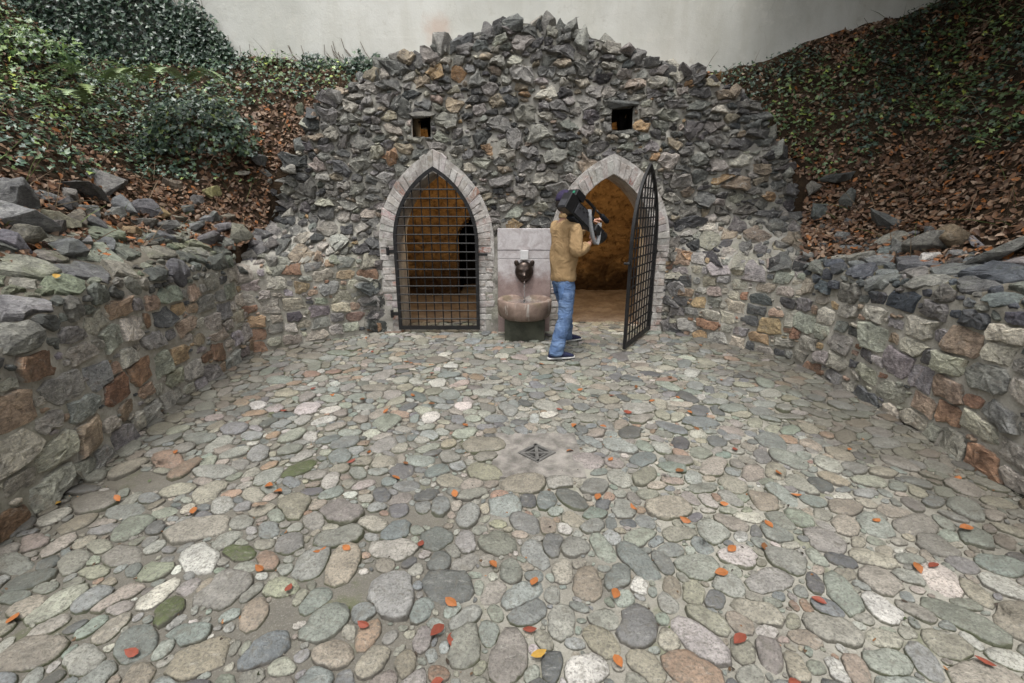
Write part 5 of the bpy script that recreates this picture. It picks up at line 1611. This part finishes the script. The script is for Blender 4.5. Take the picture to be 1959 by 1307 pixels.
bodyn = [((0, 0, .95), .10), ((0, 0, 1.1), .10), ((0, -.01, 1.27), .105), ((0, -.01, 1.38), .07), ((0, .0, 1.48), .056), ((0, .02, 1.55), .055), ((0, .035, 1.60), .07),
         (RS, .042), (RE, .040), (RW, .028), (LS, .042), (LE, .043), (LW, .028),
         (HR_, .07), (KR, .05), (AR, .038), (HL_, .07), (KL, .05), (AL, .038)]
bedges = [(0, 1), (1, 2), (2, 3), (3, 4), (4, 5), (5, 6), (3, 7), (7, 8), (8, 9), (3, 10), (10, 11), (11, 12), (0, 13), (13, 14), (14, 15), (0, 16), (16, 17), (17, 18)]
bm_ = MB()
bm_.add(*skin_mesh(bodyn, bedges, 0))
def headfn(p):
    q = p.copy()
    if q.z < 0: q.x *= 1 - .25 * q.z * q.z; q.y *= 1 - .1 * q.z * q.z
    if q.y > 0:
        q.y += .16 * math.exp(-((q.x / .16) ** 2 + ((q.z + .12) / .17) ** 2))
        q.y -= .06 * math.exp(-(((abs(q.x) - .36) / .16) ** 2 + ((q.z - .06) / .1) ** 2))
        q.y += .05 * math.exp(-((q.x / .3) ** 2 + ((q.z + .5) / .12) ** 2))
    return q
HC = Vector((-.015, .015, 1.635))
bm_.ellipsoid(HC, (.076, .098, .122), 28, 20, None, headfn)
for s in (-1, 1): bm_.ellipsoid((HC.x + s * .076, HC.y - .005, HC.z - .015), (.012, .02, .032), 10, 8)
def hand(wrist, fdir, palm_n, side, curl):
    """palm and five bent fingers; fdir along the fingers, palm_n out of the palm"""
    w, f, n = Vector(wrist), Vector(fdir).normalized(), Vector(palm_n)
    n = (n - f * n.dot(f)).normalized(); s = f.cross(n) * side
    bm_.add(*skin_mesh([(tuple(w), (.026, .02)), (tuple(w + f * .045), (.036, .016)), (tuple(w + f * .085), (.04, .014))], [(0, 1), (1, 2)], 0))
    for k, (off, L) in enumerate(((-.030, .068), (-.010, .078), (.010, .072), (.029, .056))):
        p = w + f * .075 + s * off
        pts, d, ang = [p], f.copy(), 0
        for j, fr in enumerate((.45, .32, .23)):
            ang += curl * (.6, 1.0, .8)[j]
            d = (f * math.cos(ang) + n * math.sin(ang)).normalized()
            pts.append(pts[-1] + d * L * fr * 1.1)
        bm_.add(*skin_mesh([(tuple(q), .0095 - .0008 * i) for i, q in enumerate(pts)], [(0, 1), (1, 2), (2, 3)], 0, 1))
    p = w + f * .03 - s * .028
    d1 = (f * .7 - s * .6 + n * .35).normalized(); d2 = (f * .8 + n * .6).normalized()
    pts = [p, p + d1 * .035, p + d1 * .035 + d2 * .03, p + d1 * .035 + d2 * .052]
    bm_.add(*skin_mesh([(tuple(q), .011 - .001 * i) for i, q in enumerate(pts)], [(0, 1), (1, 2), (2, 3)], 0, 1))
hand(RW, (-.03, .75, .55), (-.8, .2, -.3), -1, .55)
hand(LW, (.75, .45, .35), (.3, .4, -.8), 1, .55)
bm_.build('body', M_SKIN, person, True)
M_EYE = simple('eye white', (.7, .68, .65), .3, .5, 0, .05)
for s in (-1, 1):
    e = MB().ellipsoid((HC.x + s * .03, HC.y + .082, HC.z + .006), (.012, .01, .008), 10, 8).build('eye', M_EYE, person, True)

def wrinkle(V, amp, sc, seed, zs=1.0):
    out = []
    for v in V:
        p = Vector(v)
        d = Vector((mnoise.noise(Vector((p.x * sc, p.y * sc, p.z * sc * zs + seed))), mnoise.noise(Vector((p.x * sc + 9, p.y * sc, p.z * sc * zs + seed))), 0))
        out.append(tuple(p + d * amp))
    return out
cuff = tuple(Vector(RE).lerp(Vector(RW), .62)); cuffL = tuple(Vector(LE).lerp(Vector(LW), .7))
shn = [((0, .0, .80), (.16, .13)), ((0, 0, 1.0), (.168, .132)), ((0, -.005, 1.15), (.172, .135)), ((0, -.015, 1.29), (.178, .138)), ((0, -.012, 1.40), (.135, .10)), ((0, .005, 1.478), (.072, .066)), ((0, .015, 1.505), (.066, .06)),
       (RS, .08), (tuple(Vector(RS).lerp(Vector(RE), .55)), .074), (RE, .066), (cuff, .054),
       (LS, .08), (tuple(Vector(LS).lerp(Vector(LE), .55)), .072), (LE, .064), (cuffL, .05)]
she = [(0, 1), (1, 2), (2, 3), (3, 4), (4, 5), (5, 6), (4, 7), (7, 8), (8, 9), (9, 10), (4, 11), (11, 12), (12, 13), (13, 14)]
V, F = skin_mesh(shn, she, 1, 3)
def pleat(V):
    out = []
    for x, y, z in V:
        if y < -.03 and 1.0 < z < 1.42:
            k = min(1, (z - 1.0) / .1) * min(1, (1.42 - z) / .05)
            y += .010 * k * math.exp(-((x + .03) / .012) ** 2) - .006 * k * math.exp(-((x - .0) / .014) ** 2)
        if y < .1 and .98 < z < 1.32:      # fold running down from the arm seam
            y += .012 * math.exp(-((x - .135 - .05 * (1.2 - z)) / .014) ** 2)
        z2 = z + (.012 * math.sin(x * 9 + 1) if z < .88 else 0)
        out.append((x, y, z2))
    return out
V = pleat(wrinkle(wrinkle(V, .018, 9, 3, .8), .008, 22, 8, .6))
sh = obj('shirt', V, F, M_SHIRT, person, None, True)
mb = MB()
nC = 20
for zz, rx, ry in ((1.475, .078, .074), (1.515, .072, .07), (1.517, .066, .064), (1.48, .068, .066)):
    for k in range(nC):
        a = 2 * math.pi * k / nC
        mb.v.append((rx * math.cos(a), .012 + ry * math.sin(a), zz - .018 * math.sin(a)))
for j in range(3):
    for k in range(nC): mb.f.append((j * nC + k, j * nC + (k + 1) % nC, (j + 1) * nC + (k + 1) % nC, (j + 1) * nC + k))
mb.build('collar', M_SHIRT, sh, True)
rolled = MB()
ax = (Vector(RW) - Vector(RE)).normalized()
for t, rad in ((.5, .058), (.62, .056)):
    c0 = Vector(RE).lerp(Vector(RW), t)
    rolled.tube([tuple(c0 - ax * .022), tuple(c0 - ax * .014), tuple(c0 + ax * .014), tuple(c0 + ax * .022)], [rad * .9, rad, rad, rad * .88], 18)
rolled.build('cuff', M_SHIRT, sh, True)

jn = [((0, 0, 1.03), (.140, .115)), ((0, -.005, .87), (.155, .13)), (tuple(Vector(HR_) - Vector((0, 0, .07))), .105), (tuple(Vector(HR_).lerp(Vector(KR), .6)), .092), (KR, .084), (tuple(Vector(KR).lerp(Vector(AR), .5)), .078), (tuple(Vector(AR) + Vector((0, .0, .0))), .082), (tuple(Vector(AR) + Vector((.0, .0, -.035))), .078),
      (tuple(Vector(HL_) - Vector((0, 0, .07))), .105), (tuple(Vector(HL_).lerp(Vector(KL), .6)), .092), (KL, .084), (tuple(Vector(KL).lerp(Vector(AL), .5)), .078), (AL, .082), (tuple(Vector(AL) + Vector((0, 0, -.035))), .078)]
je = [(0, 1), (1, 2), (2, 3), (3, 4), (4, 5), (5, 6), (6, 7), (1, 8), (8, 9), (9, 10), (10, 11), (11, 12), (12, 13)]
V, F = skin_mesh(jn, je, 0, 3)
V = wrinkle(wrinkle(V, .014, 9, 5, 1.6), .006, 26, 2, 1.8)
V = [(x, y, z + (.0 if z > .3 else .0)) for x, y, z in V]
jeans = obj('jeans', V, F, M_JEANS, person, None, True)
M_STITCH = simple('denim pocket', (.10, .17, .32), .85, .15, 0, .25, 40, .4, 200)
pk = MB()
from mathutils.bvhtree import BVHTree
jb = BVHTree.FromPolygons([Vector(v) for v in V], F)
for cxp in (.075, -.075):
    P, n0 = [], 5
    for a_ in range(n0):
        for b_ in range(n0):
            x = cxp - .05 + .1 * a_ / (n0 - 1); z = .80 - .13 * b_ / (n0 - 1) - (.02 * (1 - abs(a_ - 2) / 2) if b_ == n0 - 1 else 0)
            h = jb.ray_cast(Vector((x, -.6, z)), Vector((0, 1, 0)))[0]
            P.append((x, (h.y if h else -.12) - .006, z))
    pk.add(P, [(i * n0 + j, i * n0 + j + 1, (i + 1) * n0 + j + 1, (i + 1) * n0 + j) for i in range(n0 - 1) for j in range(n0 - 1)])
pk.build('back_pocket', M_STITCH, jeans)

def shoe(ankle, yaw, z0):
    ca, sa = math.cos(yaw), math.sin(yaw)
    def loft(sec, n=14, flatz=None):
        V, F = [], []
        for (y, wd, h0, h1) in sec:
            for k in range(n):
                a = 2 * math.pi * k / n
                x = wd * math.cos(a); z = (h0 + h1) / 2 + (h1 - h0) / 2 * math.sin(a)
                V.append((ankle[0] + x * ca - y * sa, ankle[1] + x * sa + y * ca, z + z0))
        for i in range(len(sec) - 1):
            for k in range(n):
                k2 = (k + 1) % n
                F.append((i * n + k, i * n + k2, (i + 1) * n + k2, (i + 1) * n + k))
        F.append(tuple(range(n - 1, -1, -1))); F.append(tuple((len(sec) - 1) * n + k for k in range(n)))
        return V, F
    up_ = loft([(-.095, .012, .02, .055), (-.085, .032, .012, .085), (-.04, .038, .012, .10), (.02, .040, .012, .098), (.07, .043, .012, .082), (.12, .045, .012, .064), (.165, .040, .012, .05), (.19, .022, .014, .036), (.196, .005, .016, .026)])
    V, F = up_
    o = obj('shoe', V, F, M_SHOE, person, None, True)
    V, F = loft([(-.105, .012, .0, .022), (-.095, .034, 0, .024), (-.03, .041, 0, .024), (.07, .046, 0, .024), (.13, .048, 0, .024), (.178, .041, 0, .024), (.20, .024, 0, .024), (.208, .006, 0, .022)])
    obj('sole', V, F, M_SOLE, o, None, True)
zf = .022
shoe((AR[0] + .0, AR[1] + .02), -.42, zf)
shoe((AL[0], AL[1] + .02), -.15, zf)

capo = MB().ellipsoid((HC.x, HC.y - .006, HC.z + .035), (.088, .112, .10), 28, 16, None, lambda p: Vector((p.x, p.y, max(p.z, -.12))))
co = capo.build('cap', M_CAP, person, True)
V, F = [], []
for i in range(13):
    a = math.pi * (i / 12)
    for rr2, zz in ((.0, .0), (1, -.018)):
        V.append((HC.x + .082 * math.cos(a), HC.y + .08 * math.sin(a) + .085 * rr2 * math.sin(a) ** .8, HC.z + .028 + zz * math.sin(a)))
for i in range(12): F.append((2 * i, 2 * i + 2, 2 * i + 3, 2 * i + 1))
n0 = len(V); V += [(x, y, z - .004) for x, y, z in V]; F += [tuple(n0 + k for k in reversed(f)) for f in F[:12]]
obj('cap_brim', V, F, M_CAP, co, None, True)
MB().ellipsoid((HC.x, HC.y - .016, HC.z + .0), (.083, .10, .10), 24, 16, None, lambda p: Vector((p.x, min(p.y, .35), max(p.z, -.9)))).build('hair', M_HAIR, person, True)

# ------------------------------------------------------------------ the shoulder camera he holds
CP = math.radians(34)
cy_ = (FWD * math.cos(CP) + Vector((0, 0, -math.sin(CP)))).normalized()
cx_ = RGT.copy(); cz_ = cx_.cross(cy_).normalized()
Mc = Matrix((cx_, cy_, cz_)).transposed()
cpos = Vector((PO[0], PO[1], 0)) + RGT * .165 + FWD * .055 + Vector((0, 0, 1.515))
camr = empty('video_camera', tuple(cpos), Mc.to_euler())
camr.scale = (1.05, 1.04, 1.04)
tag(camr, 'black broadcast video camera resting on the right shoulder of the man', 'video camera')
MB().box((0, .0, .0), (.105, .30, .15), bev=.010).build('camera_body', M_BLACK, camr)
bt = MB().box((0, -.205, .0), (.12, .11, .165), bev=.008).build('battery', M_BLACK, camr)
MB().box((.0, -.262, -.03), (.09, .006, .07), bev=.002).build('battery_panel', M_GREYP, bt)
rec = MB().box((0, -.15, .115), (.13, .13, .07), bev=.006).build('rear_receiver', M_BLACK, camr)
for k in range(3): MB().box((-.04 + .04 * k, -.15, .152), (.028, .10, .01), bev=.002).build('vent_cover', M_GREYP, rec)
MB().box((.02, -.217, .115), (.03, .006, .026), bev=.001).build('green_badge', M_GREEN, rec)
sp = MB().box((.055, .0, .0), (.008, .25, .11), bev=.002).build('side_panel', M_GREYP, camr)
for k in range(6): MB().box((.061, -.09 + .034 * k, .02 + .02 * (k % 2)), (.006, .018, .012), bev=.001).build('button', M_BLACK, sp)
hb = MB().tube([(0, -.1, .085), (0, -.09, .15), (0, .0, .165), (0, .13, .165), (0, .15, .08)], .016, 10).build('top_handle', M_BLACK, camr, True)
vf = MB().box((-.09, .12, .09), (.06, .16, .06), bev=.008).tube([(-.09, .05, .09), (-.09, -.02, .09)], [.03, .036], 14).build('viewfinder', M_BLACK, camr)
mb = MB()
RX = Matrix.Rotation(-math.pi / 2, 3, 'X')
mb.lathe([(.045, .15), (.05, .155), (.05, .20), (.042, .21), (.042, .25), (.05, .26), (.055, .31), (.05, .33), (.062, .345), (.068, .40), (.060, .402), (.05, .375)], 28, (0, 0, -.01), RX, True)
ln = mb.build('lens', M_BLACK, camr, True)
MB().lathe([(.001, .378), (.052, .376)], 24, (0, 0, -.01), RX, False).build('front_glass', M_GLASS, ln, True)
MB().box((.062, .25, -.015), (.05, .13, .085), bev=.014).build('zoom_grip', M_BLACK, ln)
mc = MB().tube([(.075, .10, .12), (.075, .20, .12)], .011, 10).build('microphone', M_BLACK, camr, True)
MB().tube([(.075, .18, .12), (.075, .195, .12), (.075, .29, .12), (.075, .31, .12)], [.018, .026, .026, .014], 14).build('foam_windshield', M_FOAM, mc, True)
MB().box((0, -.03, -.09), (.10, .16, .03), bev=.012).build('shoulder_pad', M_FOAM, camr)
# grey strap hanging in a loop from the right flank of the camera
def ribbon(pts, wdt, wdir, t=.004):
    V, F = [], []
    wd = Vector(wdir).normalized() * wdt / 2
    pts = [Vector(p) for p in pts]
    for i, p in enumerate(pts):
        tg = (pts[min(i + 1, len(pts) - 1)] - pts[max(i - 1, 0)]).normalized()
        n = tg.cross(wd).normalized() * t / 2
        V += [p - wd - n, p + wd - n, p + wd + n, p - wd + n]
    for i in range(len(pts) - 1):
        a, b = i * 4, i * 4 + 4
        for k in range(4): F.append((a + k, a + (k + 1) % 4, b + (k + 1) % 4, b + k))
    F += [(3, 2, 1, 0), tuple((len(pts) - 1) * 4 + k for k in range(4))]
    return V, F
dn = Mc.inverted() @ Vector((0, 0, -1)); fw = Mc.inverted() @ Vector((FWD.x, FWD.y, 0))
sp0, sp1 = Vector((.062, .02, .08)), Vector((.062, .22, .06))
pts = []
for t in np.linspace(0, 1, 22):
    base = sp0.lerp(sp1, t)
    sag = 4 * t * (1 - t)
    pts.append(base + dn * .27 * sag ** .7 + Vector((.03, 0, 0)) * sag)
V, F = ribbon(pts, .042, (Mc.inverted() @ Vector((.75, -.35, .0))) )
obj('strap', [tuple(v) for v in V], F, M_STRAP, camr, None, True)
